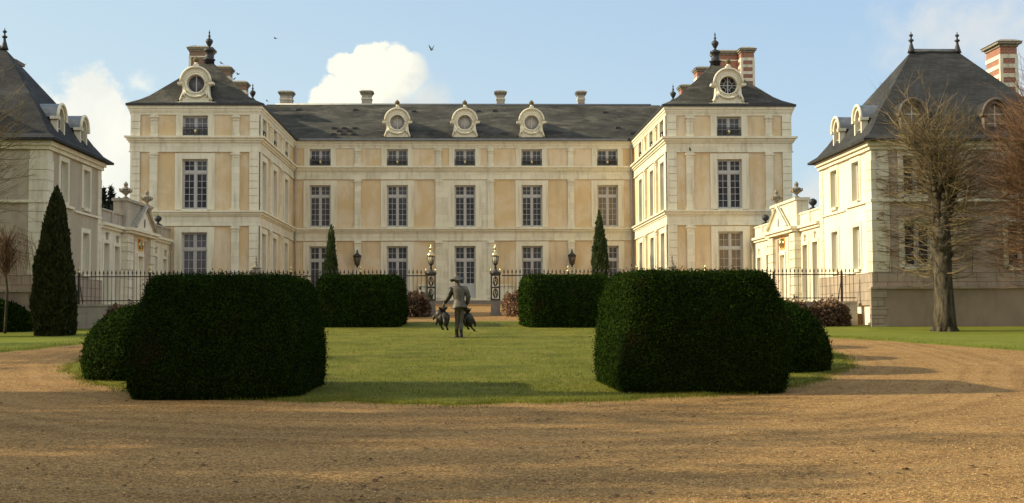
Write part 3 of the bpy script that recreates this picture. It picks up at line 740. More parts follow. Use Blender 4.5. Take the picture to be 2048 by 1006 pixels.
# wings
for sx in (-1, 1):
    Ff = Frame((sx*XC, YF, 0), (0, -1, 0)); hw = (XO-XI)/2
    facade(Ff, -hw, hw, [0.0], lambda i, k, s=sx: ('glass_warm', 'glass', 'glass')[k] if s > 0 else ('glass_blue', 'glass', 'glass_blue')[k])
    bands(Ff, -hw, hw, 1, 1)
    for u in (-2.12, 2.12): pilaster(Ff, u)
    quoin(Ff, -hw, -hw+.50); quoin(Ff, hw-.50, hw)
    # court side
    Fs = Frame((sx*XI, YF if sx < 0 else YB, 0), (-sx, 0, 0))
    U = (lambda y: y-YF) if sx < 0 else (lambda y: YB-y)
    L = YB-YF; cols = sorted(U(y) for y in (66.95, 70.75, 75.25))
    facade(Fs, 0, L, cols, lambda i, k: 'glass')
    bands(Fs, 0, L, 0, 0)
    for y in (68.8, 73.0): pilaster(Fs, U(y), w=.36)
    a, b = sorted((U(65.5), U(65.86))); quoin(Fs, a, b)
    # outer side and back, plain
    Fo = Frame((sx*XO, YB+11 if sx < 0 else YF, 0), (sx, 0, 0)); wall_grid(Fo, (0, YB+11-YF), (ZB, 12.9), [], 'wall', M['ochre'], CH)
    bands(Fo, 0, YB+11-YF, 0, 0)
    mb = MB(); mb.tube([(sx*(XI-.16), YB-.20, 12.6), (sx*(XI-.16), YB-.20, 2.7)], .06, 6); mb.build('downpipe', M['pipe'], CH)
    # hipped roof
    x0, x1, y0, y1 = sx*XC-hw-.19, sx*XC+hw+.19, YF-.19, YB+11.4
    mb = MB(); vs = []
    for ins, z in ((0, 12.93), (0, 13.06), (.55, 13.34), (.95, 13.62)):
        vs += [(x0+ins, y0+ins, z), (x1-ins, y0+ins, z), (x1-ins, y1-ins, z), (x0+ins, y1-ins, z)]
    vs += [(sx*XC, YF+3.35, 16.02), (sx*XC, y1-3.8, 16.02)]
    fs = [(0,3,2,1)]
    for r in range(3):
        for k in range(4): fs.append((r*4+k, r*4+(k+1) % 4, r*4+4+(k+1) % 4, r*4+4+k))
    fs += [(12,13,16), (13,14,17,16), (14,15,17), (15,12,16,17)]
    mb.add(vs, fs); rf = mb.build('roof', M['slate'], CH)
    mb = MB(); mb.box(x0-.05, x1+.05, y0-.05, y0, 12.93, 13.05); mb.box(x0-.05, x0, y0, y1, 12.93, 13.05); mb.box(x1, x1+.05, y0, y1, 12.93, 13.05)
    mb.tube([(sx*XC, YF+3.3, 16.03), (sx*XC, y1-3.8, 16.03)], .07, 6)
    mb.build('gutter', M['lead'], rf)
    dormer((sx*XC, YF-.02, 13.02), CH, glass='glass_blue' if sx < 0 else 'glass', star=sx > 0, s=.97, back=3.1)
    finial(CH, sx*XC, YF+3.35, 15.9, .95); finial(CH, sx*XC, 83.0, 16.0, .95, prof=[(.42,-.2),(.40,.0),(.24,.3),(.12,.42),(.06,.5)]+[(r, h-.42) for r, h in FIN[10:]])
# main roof
mb = MB(); XR = 13.3
prof = [(YB-.32, 12.93), (YB-.32, 13.06), (YB+.2, 13.33), (YB+.75, 13.64), (YB+5.6, 16.2), (YB+11.3, 12.93)]
vs = [(-XR, y, z) for y, z in prof]+[(XR, y, z) for y, z in prof]; k = len(prof)
mb.add(vs, [tuple(range(k)), tuple(range(2*k-1, k-1, -1))]+[(i, i+k, (i+1) % k+k, (i+1) % k) for i in range(k)])
rf = mb.build('roof', M['slate'], CH)
mb = MB(); mb.box(-XI+.4, XI-.4, YB-.37, YB-.32, 12.93, 13.05); mb.tube([(-XR+.6, YB+5.6, 16.2), (XR-.6, YB+5.6, 16.2)], .09, 6); mb.build('gutter', M['zinc'], rf)
def roofz(y): return 13.64+(y-YB-.75)*(16.2-13.64)/4.85
for px, py in ((597,221),(711,221),(828,224),(957,224),(990,223),(1210,226),(1236,257),(669,258),(689,258),(710,258),(679,263.5),(698,263.5),(667,269.5),(687,269.5),(707,269.5),(866,263),(1010,268),(1120,267),(860,268),(1265,268)):
    d = ray(px, py)
    y = YB+2
    for _ in range(30):
        p = Vector((0,0,CAMZ))+d*(y/d.y); y += (p.z-roofz(y))/.62
    p = Vector((0,0,CAMZ))+d*(y/d.y)
    mb = MB(); z = roofz(p.y); mb.add([(p.x-.17, p.y-.10, z-.08), (p.x+.17, p.y-.10, z-.08), (p.x+.14, p.y-.10, z+.10), (p.x-.14, p.y-.10, z+.10), (p.x-.17, p.y+.22, z+.10), (p.x+.17, p.y+.22, z+.10)], [(0,1,2,3),(3,2,5,4),(0,3,4),(1,5,2)])
    mb.build('roof_vent', M['lead'], rf)
for i, u in enumerate(bays[1:4]): dormer((u, YB-.1, 13.02), CH, glass='shutter', s=.97, back=3.6)
for x0, x1, z1 in ((-12.45,-11.65,17.2), (-6.95,-6.3,17.25), (2.2,2.75,17.25), (7.75,8.22,17.25)): chimney(CH, x0, x1, 84.4, 85.1, 15.3, z1)
chimney(CH, -15.65, -14.45, 71.2, 72.2, 14, 17.35, 'plain'); chimney(CH, -15.4, -14.2, 75.6, 76.6, 14, 17.1, 'banded'); chimney(CH, -15.3, -14.2, 81.2, 82.2, 14, 17.25, 'brick')
chimney(CH, 14.7, 16.04, 72.0, 72.9, 14, 17.4, 'plain'); chimney(CH, 16.05, 16.8, 71.2, 72.2, 13.5, 17.4, 'banded'); chimney(CH, 14.3, 15.4, 75.6, 76.6, 14, 17.15, 'banded'); chimney(CH, 14.3, 15.3, 81.2, 82.2, 14, 17.1, 'brick')
# ------------------------------------------------------------------ low galleries joining wings and lodges
URN = [(.16,0),(.17,.05),(.08,.09),(.06,.16),(.12,.22),(.24,.32),(.27,.42),(.22,.46),(.29,.49),(.27,.53),(.13,.60),(.09,.66),(.12,.70),(.13,.78),(.09,.85),(.05,.88),(.03,.93)]
BALLURN = [(.15,0),(.15,.05),(.07,.09),(.06,.15),(.10,.18),(.17,.24),(.20,.33),(.17,.42),(.09,.47),(.03,.50)]
def urn(x, y, z, label, s=1.0, prof=URN, mat='urn', group='stone urns on the gallery parapets', name='stone_urn', horns=True):
    r = empty(name, (x, y, z), label, 'urn', group)
    b = MB(); b.box(-.2*s, .2*s, -.2*s, .2*s, -.01, .06*s); b.lathe([(q*s, h*s+.05*s) for q, h in prof], (0,0,0), 12)
    b.build('bowl', M[mat], r).location = (0,0,0)
    if horns and prof is URN:
        h = MB()
        for k in range(4):
            a = PI/4+k*PI/2; c, s_ = math.cos(a), math.sin(a)
            h.tube([(c*.2*s, s_*.2*s, .38*s), (c*.34*s, s_*.34*s, .45*s), (c*.38*s, s_*.38*s, .58*s)], [.06*s, .065*s, .035*s], 6)
        h.build('rim_ornament', M[mat], r).location = (0,0,0)
    return r
XG = 15.3
def gallery(sx):
    side = 'left' if sx < 0 else 'right'
    g = empty('gallery_wing', (sx*(XG+2), 59, 2.3), ('shaded' if sx < 0 else 'sunlit')+' low stone gallery with gabled doorway linking the chateau to the '+side+' hand lodge', 'gallery', 'low galleries beside the forecourt')
    Y0, Y1 = 53.05, 65.45
    F = Frame((sx*XG, Y0 if sx < 0 else Y1, 0), (-sx, 0, 0))
    U = (lambda y: y-Y0) if sx < 0 else (lambda y: Y1-y)
    def R(y0, y1): a, b = U(y0), U(y1); return min(a, b), max(a, b)
    wins = [(53.95, 2.5, 5.05), (55.55, 2.5, 5.0), (62.35, 2.5, 4.9), (64.35, 2.5, 4.85)]
    ops = []
    for y, z0, z1 in wins: a, b = R(y-.48, y+.48); ops.append((a, b, z0-.1, z1+.1))
    wall_grid(F, (0, Y1-Y0), (1.9, 5.7), ops, 'wall', M['stone'], g)
    for y, z0, z1 in wins: window(F, U(y), z0, z1, .80, 'small', g, glass='glass_blue' if sx < 0 else 'glass_warm', sw=.16, st=.03, head=.16)
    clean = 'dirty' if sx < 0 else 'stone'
    for y, z0, z1 in wins:                                          # keystones above the windows
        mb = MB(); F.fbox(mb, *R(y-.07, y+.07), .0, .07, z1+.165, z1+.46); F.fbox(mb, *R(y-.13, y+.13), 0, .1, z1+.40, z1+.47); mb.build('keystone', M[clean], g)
    mb = MB(); F.fbox(mb, *R(Y0, 56.3), 0, .10, 5.66, 5.78); F.fbox(mb, *R(Y0, 56.3), 0, .2, 5.78, 5.9)
    F.fbox(mb, *R(61.2, Y1), 0, .10, 5.66, 5.78); F.fbox(mb, *R(61.2, Y1), 0, .2, 5.78, 5.9)
    F.fbox(mb, *R(56.2, 61.3), 0, .42, 5.66, 5.78); F.fbox(mb, *R(56.1, 61.4), 0, .52, 5.78, 5.9); mb.build('cornice', M['trim'], g)
    for a, b in ((Y0, 56.35), (60.95, Y1)):
        mb = MB(); F.fbox(mb, *R(a, b), -.32, 0, 5.9, 6.42); F.fbox(mb, *R(a, b), -.36, .05, 6.42, 6.5)
        for y in ((54.75,) if a == Y0 else (61.5, 63.5)): F.fbox(mb, *R(y-.16, y+.16), 0, .06, 5.9, 6.42)
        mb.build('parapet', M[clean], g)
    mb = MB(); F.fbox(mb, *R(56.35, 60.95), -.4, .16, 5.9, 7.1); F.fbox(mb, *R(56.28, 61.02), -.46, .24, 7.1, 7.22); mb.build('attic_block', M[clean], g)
    # projecting bay: banded piers, door, painted panel, pediment
    for a in (56.3, 60.35):
        mb = MB(); F.fbox(mb, *R(a, a+.85), 0, .24, 1.9, 5.66)
        for i in range(9): F.fbox(mb, *R(a-.04, a+.89), 0, .30, 2.0+i*.405, 2.0+i*.405+.37)
        mb.build('banded_pier', M['stone'], g)
    a, b = R(57.15, 60.35); da, db = R(58.5, 59.4); pa, pb = R(58.45, 59.45)
    wall_grid(F, (a, b), (1.9, 5.66), [(da, db, 2.4, 4.72)], 'bay_wall', M['stone'], g, d=.14)
    for q in (57.4, 59.7): mb = MB(); F.fbox(mb, *R(q, q+.42), .14, .2, 2.2, 5.5); mb.build('bay_strip', M['pink'], g)
    mb = MB(); F.fbox(mb, *R(58.36, 58.5), .0, .2, 2.3, 4.86); F.fbox(mb, *R(59.4, 59.54), .0, .2, 2.3, 4.86); F.fbox(mb, *R(58.5, 59.4), .0, .2, 4.72, 4.86)
    mb.build('door_surround', M['trim'], g)
    d = MB(); F.fbox(d, *R(58.5, 59.4), -.1, -.04, 2.3, 4.72)
    for k in range(2):
        for z0, z1 in ((2.45, 3.3), (3.4, 4.6)): F.fbox(d, *R(58.56+k*.42, 58.92+k*.42), -.04, -.015, z0, z1)
    d.build('door', M['shutter'], g)
    p = MB(); F.fbox(p, *R(58.5, 59.4), .14, .17, 4.98, 5.54); po = p.build('painted_panel', M['brick'] if False else M['arms'], g)
    e = MB(); cu = U(58.95)
    pts = [(-.2,.22),(.2,.22),(.2,-.02),(.12,-.16),(0,-.24),(-.12,-.16),(-.2,-.02)]
    vs = [F((cu+x, q, 5.27+z)) for q in (.17, .2) for x, z in pts]; k = len(pts)
    e.add(vs, [tuple(range(k)), tuple(range(k, 2*k))]+[(i, (i+1) % k, (i+1) % k+k, i+k) for i in range(k)])
    for x in (-.34, .34): e.tube([F((cu+x*.8, .18, 5.05)), F((cu+x, .19, 5.25)), F((cu+x*.75, .18, 5.48))], [.03, .06, .035], 6)
    e.build('shield', M['gold'], po)
    mb = MB(); a, b = U(57.25), U(61.0); c = U(59.12); yv = [(a, 5.9), (b, 5.9), (c, 6.95)]
    vs = [F((x, q, z)) for q in (.16, .30) for x, z in yv]; mb.add(vs, [(0,1,2), (3,4,5), (0,1,4,3), (1,2,5,4), (2,0,3,5)]); po = mb.build('pediment', M['trim'], g)
    mb = MB()
    for x in (a, b):
        s0 = F((x, .3, 5.93)); s1 = F((c, .3, 7.0)); mb.tube([s0, s1], .085, 4, False); mb.tube([s0+F.n*.12+Vector((0,0,.06)), s1+F.n*.12+Vector((0,0,.06))], .06, 4, False)
    mb.build('raking_cornice', M[clean], po)
    mb = MB(); mb.lathe([(.001,-.05),(.11,-.04),(.11,.04),(.001,.05)], (0,0,0), 10, 1, 1); o = mb.build('oculus', M['lead'], po)
    o.location = F((c, .30, 6.27))-wpos(po); o.rotation_euler = (PI/2, 0, PI/2); o.scale = (.75, 2.0, .5)
    mb = MB(); F.fbox(mb, 0, Y1-Y0, -4.2, -.37, 5.5, 6.1); mb.build('roof', M['zinc'], g)
    mb = MB(); F.fbox(mb, 0, Y1-Y0, -4.2, -4.0, 1.9, 5.5); mb.build('back_wall', M['pink'], g)
    mb = MB(); p0 = F((U(65.2), .25, 5.75)); p1 = F((U(65.2), .14, 5.2)); p2 = F((U(65.2), .14, 2.4)); mb.tube([p0, p0+Vector((0,0,-.15)), p1, p2], .055, 6); mb.build('downpipe', M['pipe'], g)
    sh = 'shaded left' if sx < 0 else 'sunlit right'
    urn(sx*(XG-.04), 56.75, 7.2, 'large stone urn on the '+sh+' gallery gable, end nearer the lodge', .82)
    urn(sx*(XG-.04), 60.5, 7.2, 'large stone urn on the '+sh+' gallery gable, end nearer the chateau', .82)
    for i, y in enumerate((61.5, 63.5)):
        urn(sx*(XG+.15), y, 6.5, 'small round dark urn on the '+sh+' gallery parapet, '+('beside the gable' if i == 0 else 'nearest the chateau'), .95, BALLURN, 'lead', 'small round urns on the gallery parapets', 'small_urn')
    if sx > 0: urn(XG+.15, 54.75, 6.5, 'small round dark urn on the sunlit right gallery between gable and lodge', .95, BALLURN, 'lead', 'small round urns on the gallery parapets', 'small_urn')
gallery(-1); gallery(1)

# ------------------------------------------------------------------ the two lodges with steep roofs
def lodge(sx):
    side = 'left' if sx < 0 else 'right'
    X0, X1, Y0, Y1 = 15.3, 22.9, 46.2, 53.05; ZE = 8.28
    g = empty('lodge', (sx*(X0+X1)/2, 49.6, 1.5), ('shaded lodge with steep slate roof behind the tall dark conifer' if sx < 0 else 'cream lodge with steep slate roof behind the pollarded tree'), 'lodge', 'steep roofed lodges')
    F1 = Frame((sx*X0, Y0 if sx < 0 else Y1, 0), (-sx, 0, 0)); U = (lambda y: y-Y0) if sx < 0 else (lambda y: Y1-y)
    def R(y0, y1): a, b = U(y0), U(y1); return min(a, b), max(a, b)
    F2 = Frame((sx*X0 if sx > 0 else -X1, Y0, 0), (0, -1, 0)); V = (lambda x: x-X0) if sx > 0 else (lambda x: X1-x)
    def S(x0, x1): a, b = V(x0), V(x1); return min(a, b), max(a, b)
    low, up = (3.62, 5.28), (6.28, 7.82)
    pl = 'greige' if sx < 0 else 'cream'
    ops = []
    for y in (48.15, 51.0):
        for z0, z1 in (low, up): a, b = R(y-.5, y+.5); ops.append((a, b, z0-.1, z1+.1))
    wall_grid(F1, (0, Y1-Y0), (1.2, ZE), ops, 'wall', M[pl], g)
    for y in (48.15, 51.0):
        for z0, z1 in (low, up): window(F1, U(y), z0, z1, .86, 'small', g, frame='frame_white', glass='glass_warm' if sx > 0 else 'glass', sw=.2, st=.035, head=.18)
    ops = []
    FX = (17.0, 20.95) if sx > 0 else (18.2, 21.2)
    for x in FX:
        for z0, z1 in (low, up): a, b = S(x-.6, x+.6); ops.append((a, b, z0-.1, z1+.1))
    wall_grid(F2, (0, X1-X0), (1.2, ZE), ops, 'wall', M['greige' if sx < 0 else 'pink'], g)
    for x in FX:
        for z0, z1 in (low, up): window(F2, V(x), z0, z1, 1.06, 'small', g, frame='frame_white', sw=.2, st=.035, head=.18)
    mb = MB(); mb.box(min(sx*X1, sx*(X1-.1)), max(sx*X1, sx*(X1-.1)), Y0, Y1, 1.2, ZE); mb.box(min(sx*X0, sx*X1), max(sx*X0, sx*X1), Y1-.1, Y1, 3, ZE); mb.build('wall', M['pink'], g)
    # cornice, band, quoins
    mb = MB(); xs_ = sorted((sx*(X0-.22), sx*(X1+.22))); mb.box(xs_[0], xs_[1], Y0-.22, Y1, ZE-.1, ZE+.06)
    xs_ = sorted((sx*(X0-.12), sx*(X1+.12))); mb.box(xs_[0], xs_[1], Y0-.12, Y1, ZE-.24, ZE-.1); mb.build('eave_cornice', M['trim'], g)
    mb = MB(); F1.fbox(mb, *R(Y0, 49.3), .0, .09, 6.08, 6.18); F1.fbox(mb, *R(49.5, Y1), .0, .07, 6.0, 6.08)
    F2.fbox(mb, *S(X0-.09, X1), 0, .09, 6.08, 6.18); mb.build('string_course', M['trim'], g)
    mb = MB(); m2 = MB()
    F1.fbox(mb, *R(Y0, Y0+.6), 0, .03, 3.43, ZE-.25); F2.fbox(mb, *S(X0-.03, X0+.6), 0, .03, 3.43, ZE-.25); F1.fbox(m2, *R(Y1-.48, Y1), 0, .02, 3.43, ZE-.25)
    for i in range(12):
        z = 3.45+i*.385
        if z+.36 < ZE-.24:
            F1.fbox(mb, *R(Y0, Y0+.62), 0, .06, z, z+.365); F2.fbox(mb, *S(X0-.06, X0+.62), 0, .06, z, z+.365); F1.fbox(m2, *R(Y1-.5, Y1), 0, .04, z, z+.365)
    mb.build('quoin', M['stone'], g); m2.build('quoin', M['stone'], g)
    # block course and battered plinth
    mb = MB(); F2.fbox(mb, *S(X0-.10, X1), 0, .10, 2.86, 3.42); F1.fbox(mb, *R(Y0, Y1), 0, .10, 2.2, 3.42); mb.build('block_course', M['block'], g)
    mb = MB(); F2.fbox(mb, *S(X0-.22, X1), .1, .34, .9, 2.80); mb.build('plinth_wall', M['retain'], g)
    mb = MB(); F2.fbox(mb, *S(X0-.26, X1), 0, .42, 2.80, 2.88)
    for i in range(5): F2.fbox(mb, *S(X0-.25, X0+.35-.12*(i % 2)), .30, .375, 1.2+i*.32, 1.2+i*.32+.29)
    mb.build('plinth_coping', M['block'], g)
    mb = MB(); F2.fbox(mb, *S(17.55, 17.95), .335, .355, 1.92, 2.28)
    for i in range(5): F2.fbox(mb, *S(17.58, 17.92), .355, .37, 1.96+i*.065, 1.985+i*.065)
    mb.build('wall_vent', M['iron'], g)
    # roof with bell-cast eaves
    ex0, ex1, ey0, ey1 = X0-.42, X1+.42, Y0-.42, Y1+.42
    rx0, rx1, ry = X0+2.85, X1-2.85, 49.62; ZR = 12.52
    mb = MB(); vs = []; lev = [(0, ZE+.06), (0, ZE+.15), (.10, ZE+.36), (.20, ZE+.78), (.32, ZE+1.40), (1, ZR)]
    for t, z in lev:
        if t < 1:
            for x, y, q in ((ex0, ey0, rx0), (ex1, ey0, rx1), (ex1, ey1, rx1), (ex0, ey1, rx0)): vs.append((sx*(x+(q-x)*t), y+(ry-y)*t, z))
    k = len(lev)-2
    fs = [(0,3,2,1)]
    for r in range(k):
        for j in range(4): fs.append((r*4+j, r*4+(j+1) % 4, r*4+4+(j+1) % 4, r*4+4+j))
    n0 = len(vs); vs += [(sx*rx0, ry, ZR), (sx*rx1, ry, ZR)]; b = k*4
    fs += [(b, b+1, n0+1, n0), (b+1, b+2, n0+1), (b+2, b+3, n0, n0+1), (b+3, b, n0)]
    mb.add(vs, fs); rf = mb.build('roof', M['slate_blue'], g)
    mb = MB(); mb.tube([(sx*(rx0-.1), ry, ZR+.02), (sx*(rx1+.1), ry, ZR+.02)], .09, 6); mb.build('ridge_lead', M['zinc'], rf)
    for x in (rx0, rx1): finial(g, sx*x, ry, ZR, .62, prof=[(.26,-.1),(.2,.1),(.10,.45),(.07,.62),(.17,.68),(.17,.76),(.06,.82),(.05,.96),(.13,1.02),(.13,1.10),(.03,1.16),(.02,1.3)])
    # arched stone dormers
    def ldormer(F, u, z, mt='trim'):
        r = .46; hw = .62
        ar = [(r*math.cos(t), .92+r*math.sin(t)) for t in [PI*i/12 for i in range(13)]]; orr = [(hw*math.cos(t), .92+.58*math.sin(t)) for t in [PI*i/12 for i in range(13)]]
        inn = [(r, -.3)]+ar+[(-r, -.3)]; out = [(hw, -.3)]+orr+[(-hw, -.3)]; m = len(inn); mb = MB()
        vs = [(x, y, z_) for y in (0, .3) for x, z_ in out]+[(x, y, z_) for y in (0, .3) for x, z_ in inn]; fs = []
        for i in range(m-1): fs += [(i, i+1, 2*m+i+1, 2*m+i), (m+i, 3*m+i, 3*m+i+1, m+i+1), (i, m+i, m+i+1, i+1), (2*m+i, 2*m+i+1, 3*m+i+1, 3*m+i)]
        mb.add(vs, fs); mb.tube([(x*1.12, -.04, .92+(z_-.92)*1.12) for x, z_ in orr], .075, 6)
        for q in (-1, 1): mb.box(q*.62-.14, q*.62+.14, -.1, .3, .86, .98); mb.box(q*.62-.11, q*.62+.11, -.07, .3, -.3, .1)
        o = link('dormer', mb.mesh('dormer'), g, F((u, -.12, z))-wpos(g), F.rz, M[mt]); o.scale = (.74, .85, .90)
        p = MB(); p.prism([(x*1.02, z_) for x, z_ in inn], .2, .24); link('pane', p.mesh('pane'), o, (0,0,0), 0, M['glass_warm'] if sx > 0 else M['glass'])
        s_ = MB(); s_.box(-.025, .025, .16, .2, -.2, 1.36)
        for zz in (.15, .55, .95): s_.box(-.45, .45, .165, .199, zz-.02, zz+.02)
        link('sash', s_.mesh('sash'), o, (0,0,0), 0, M['frame_white'])
        c = MB(); c.prism([(.60, -.3), (.60, .92)]+[(x*.98, z_) for x, z_ in orr[1:-1]]+[(-.60, .92), (-.60, -.3)], .3, 2.2); link('roof_cheek', c.mesh('roof_cheek'), o, (0,0,0), 0, M['slate_blue'])
        zc = MB(); pts = [(x*1.16, .95+(z_-.92)*1.1) for x, z_ in orr]; q = [(x, y, z_) for y in (-.03, 2.3) for x, z_ in pts]; m = len(pts)
        zc.add(q, [(i, i+1, m+i+1, m+i) for i in range(m-1)]); link('zinc_cover', zc.mesh('zinc_cover'), o, (0,0,0), 0, M['zinc' if mt == 'trim' else 'lead'])
    for y in (48.15, 51.0): ldormer(F1, U(y), ZE+.34)
    for x in (16.95, 20.15) if sx > 0 else (18.4, 20.9): ldormer(F2, V(x), ZE+.30, 'shade_stone')
    if sx > 0: chimney(g, 22.25, 22.95, 50.6, 52.0, 8.2, 13.25, 'banded', .16); \
        tube_ = MB().tube([(21.0, 50.2, 11.3), (22.05, 50.8, 11.25)], .025, 5).build('stay_rod', M['iron'], g)
    else: chimney(g, -19.35, -18.5, 51.6, 52.4, 10, 12.55, 'banded', .14)
lodge(-1); lodge(1)

# ------------------------------------------------------------------ railings and gate
YG = 47.6
def fence(sx):
    side = 'left' if sx < 0 else 'right'
    g = empty('iron_fence', (sx*8, YG, 1.9), 'black iron railing with spearheads on a low wall, '+side+' of the gateway', 'fence', 'iron railings of the forecourt')
    x0, x1 = 1.42, 15.05; zt = 3.40; zw = 2.36
    w_ = MB(); a, b = sorted((sx*(x0+.9), sx*x1)); w_.box(a, b, YG-.16, YG+.16, 1.2, zw-.07); w_.box(a, b, YG-.2, YG+.2, zw-.07, zw); w_.build('base_wall', M['dirty'], g)
    m = MB(); a, b = sorted((sx*x0, sx*x1)); m.box(a, b, YG-.018, YG+.018, zt-.02, zt+.02); m.box(a, b, YG-.017, YG+.017, zw+.12, zw+.155); m.build('rail', M['iron'], g)
    p = MB(); x = x0+.08
    while x < x1:
        if True:
            z0 = 1.95 if x < x0+.9 else zw
            p.tube([(sx*x, YG, z0), (sx*x, YG, zt+.10)], .0105, 5, False)
            p.lathe([(.010,0),(.03,.03),(.028,.06),(.003,.16)], (sx*x, YG, zt+.09), 6)
        x += .153
    p.build('picket', M['iron'], g)
    for x in (3.95, 6.58, 9.22, 11.86, 14.5):
        q = MB(); q.box(sx*x-.03, sx*x+.03, YG-.06, YG+.06, zw, zt+.12); q.tube([(sx*x, YG+.05, zt-.1), (sx*x, YG+.5, zw)], .018, 5); po = q.build('fence_post', M['iron'], g)
        if sx > 0 and x > 9.5: continue
        c = MB(); c.lathe([(.03,.12),(.065,.15),(.07,.18),(.035,.21),(.03,.24),(.055,.28),(.02,.35),(.005,.41)], (sx*x, YG, zt), 8); c.build('gilt_finial', M['gold'], po)
fence(-1); fence(1)
def gate_pier(x, label):
    z0 = G(x, YG)-.02
    g = empty('gate_pier', (x, YG, z0), label, 'gate pier', 'lantern piers of the gateway')
    b = MB(); b.box(x-.21, x+.21, YG-.21, YG+.21, z0, z0+.12); b.box(x-.18, x+.18, YG-.18, YG+.18, z0+.12, z0+.60, .02); b.build('stone_base', M['step'], g)
    f = MB(); zb, zt = z0+.60, z0+1.58
    for ax in (-.155, .155):
        for ay in (-.155, .155): f.box(x+ax-.025, x+ax+.025, YG+ay-.025, YG+ay+.025, zb, zt)
    for z in (zb, zb+.46, zt-.05): f.box(x-.182, x+.182, YG-.182, YG+.182, z, z+.05)
    for sy in (-1, 1):
        for z in (zb+.26, zb+.72):
            f.tube([(x+.085*math.cos(t), YG+sy*.15, z+.17*math.sin(t)) for t in [2*PI*i/14 for i in range(15)]], .016, 5)
            for sg in (-1, 1): f.tube([(x+sg*.02, YG+sy*.15, z-.18), (x+sg*.05, YG+sy*.15, z-.02), (x-sg*.03, YG+sy*.15, z+.05), (x+sg*.01, YG+sy*.15, z+.18)], .014, 5)
    f.box(x-.2, x+.2, YG-.2, YG+.2, zt, zt+.04); f.lathe([(.2,.04),(.16,.10),(.07,.16),(.05,.22)], (x, YG, zt), 10); f.build('openwork_post', M['iron_grey'], g)
    k = MB()
    for ax in (-.18, .18):
        for ay in (-.18, .18): k.lathe([(.02,.0),(.045,.05),(.03,.10),(.035,.13),(.0,.22)], (x+ax, YG+ay, zt+.04), 6)
    k.build('gilt_finial', M['gold'], g)
    l = MB(); zl = zt+.20; l.lathe([(.03,0),(.05,.05),(.03,.12),(.085,.20),(.10,.22)], (x, YG, zl), 8)
    for i in range(6):
        a = 2*PI*i/6; l.tube([(x+.09*math.cos(a), YG+.09*math.sin(a), zl+.22), (x+.128*math.cos(a), YG+.128*math.sin(a), zl+.50)], .012, 4)
    lo = l.build('lantern', M['iron'], g)
    q = MB(); q.lathe([(.078,.225),(.114,.495)], (x, YG, zl), 6); q.build('lantern_glass', M['lampglass'], lo)
    q = MB(); q.lathe([(.142,.50),(.146,.53),(.135,.58),(.10,.65),(.045,.69),(.05,.73),(.045,.78),(.06,.82),(.02,.87),(.015,.93),(.0,.98)], (x, YG, zl), 12); q.build('gilt_dome', M['gold'], lo)
gate_pier(-1.28, 'iron openwork gate pier with gilt lantern, nearer the bronze man with birds'); gate_pier(1.17, 'iron openwork gate pier with gilt lantern beside the pinkish dried hydrangea')
t = empty('stone_bollard', (-2.28, YG-.05, G(-2.28, YG)), 'short square stone post beside the left rear hedge', 'stone post')
b = MB(); b.box(-.17, .17, -.17, .17, 0, .55, .02); b.box(-.19, .19, -.19, .19, .55, .62, .03); b.build('shaft', M['step'], t).location = (0,0,0)
def wall_lantern(x, label):
    z = 5.75
    g = empty('wall_lantern', (x, YB-.5, z), label, 'wall lantern', 'iron lanterns on the facade')
    b = MB(); b.tube([(0,.34,-.35),(0,.2,-.1),(0,.1,.32),(0,0,.30)], .025, 6); b.box(-.06, .06, .33, .38, -.5, -.2); b.build('bracket', M['iron'], g).location = (0,0,0)
    f = MB(); f.lathe([(.02,.28),(.07,.2),(.05,.12),(.16,.02),(.28,-.08),(.27,-.12)], (0,0,0), 8)
    f.lathe([(.13,-.62),(.10,-.68),(.04,-.72),(.05,-.78),(.0,-.85)], (0,0,0), 8)
    for i in range(6):
        a = 2*PI*i/6; f.tube([(.24*math.cos(a), .24*math.sin(a), -.1), (.13*math.cos(a), .13*math.sin(a), -.64)], .018, 4)
    f.build('lantern_cage', M['iron'], g).location = (0,0,0)
    q = MB(); q.lathe([(.11,-.62),(.215,-.12)], (0,0,0), 6); q.build('lantern_glass', M['glass_warm'], g).location = (0,0,0)
wall_lantern(-6.68, 'black iron lantern on the pilaster beside the left slim cypress'); wall_lantern(6.72, 'black iron lantern on the pilaster beside the right slim cypress')
for px, lab in ((512, 'lidded court urn beside the shaded left wing, seen above the big near hedge'), (1344, 'lidded court urn beside the sunlit right wing, seen above the big near hedge')):
    p = onY(px, 545, 61); z0 = G(p.x, 61)
    r = empty('court_urn', (p.x, 61, z0), lab, 'urn', 'lidded urns in the forecourt')
    b = MB(); b.box(-.3, .3, -.3, .3, 0, .15); b.box(-.24, .24, -.24, .24, .15, 1.22); b.box(-.3, .3, -.3, .3, 1.22, 1.34); b.build('pedestal', M['stone'], r).location = (0,0,0)
    b = MB(); b.lathe([(.14,1.34),(.10,1.44),(.13,1.5),(.26,1.68),(.28,1.86),(.19,1.92),(.27,1.95),(.22,2.02),(.10,2.10),(.05,2.22),(.09,2.27),(.03,2.33),(.06,2.42),(.0,2.55)], (0,0,0), 14); b.build('bowl', M['urn'], r).location = (0,0,0)
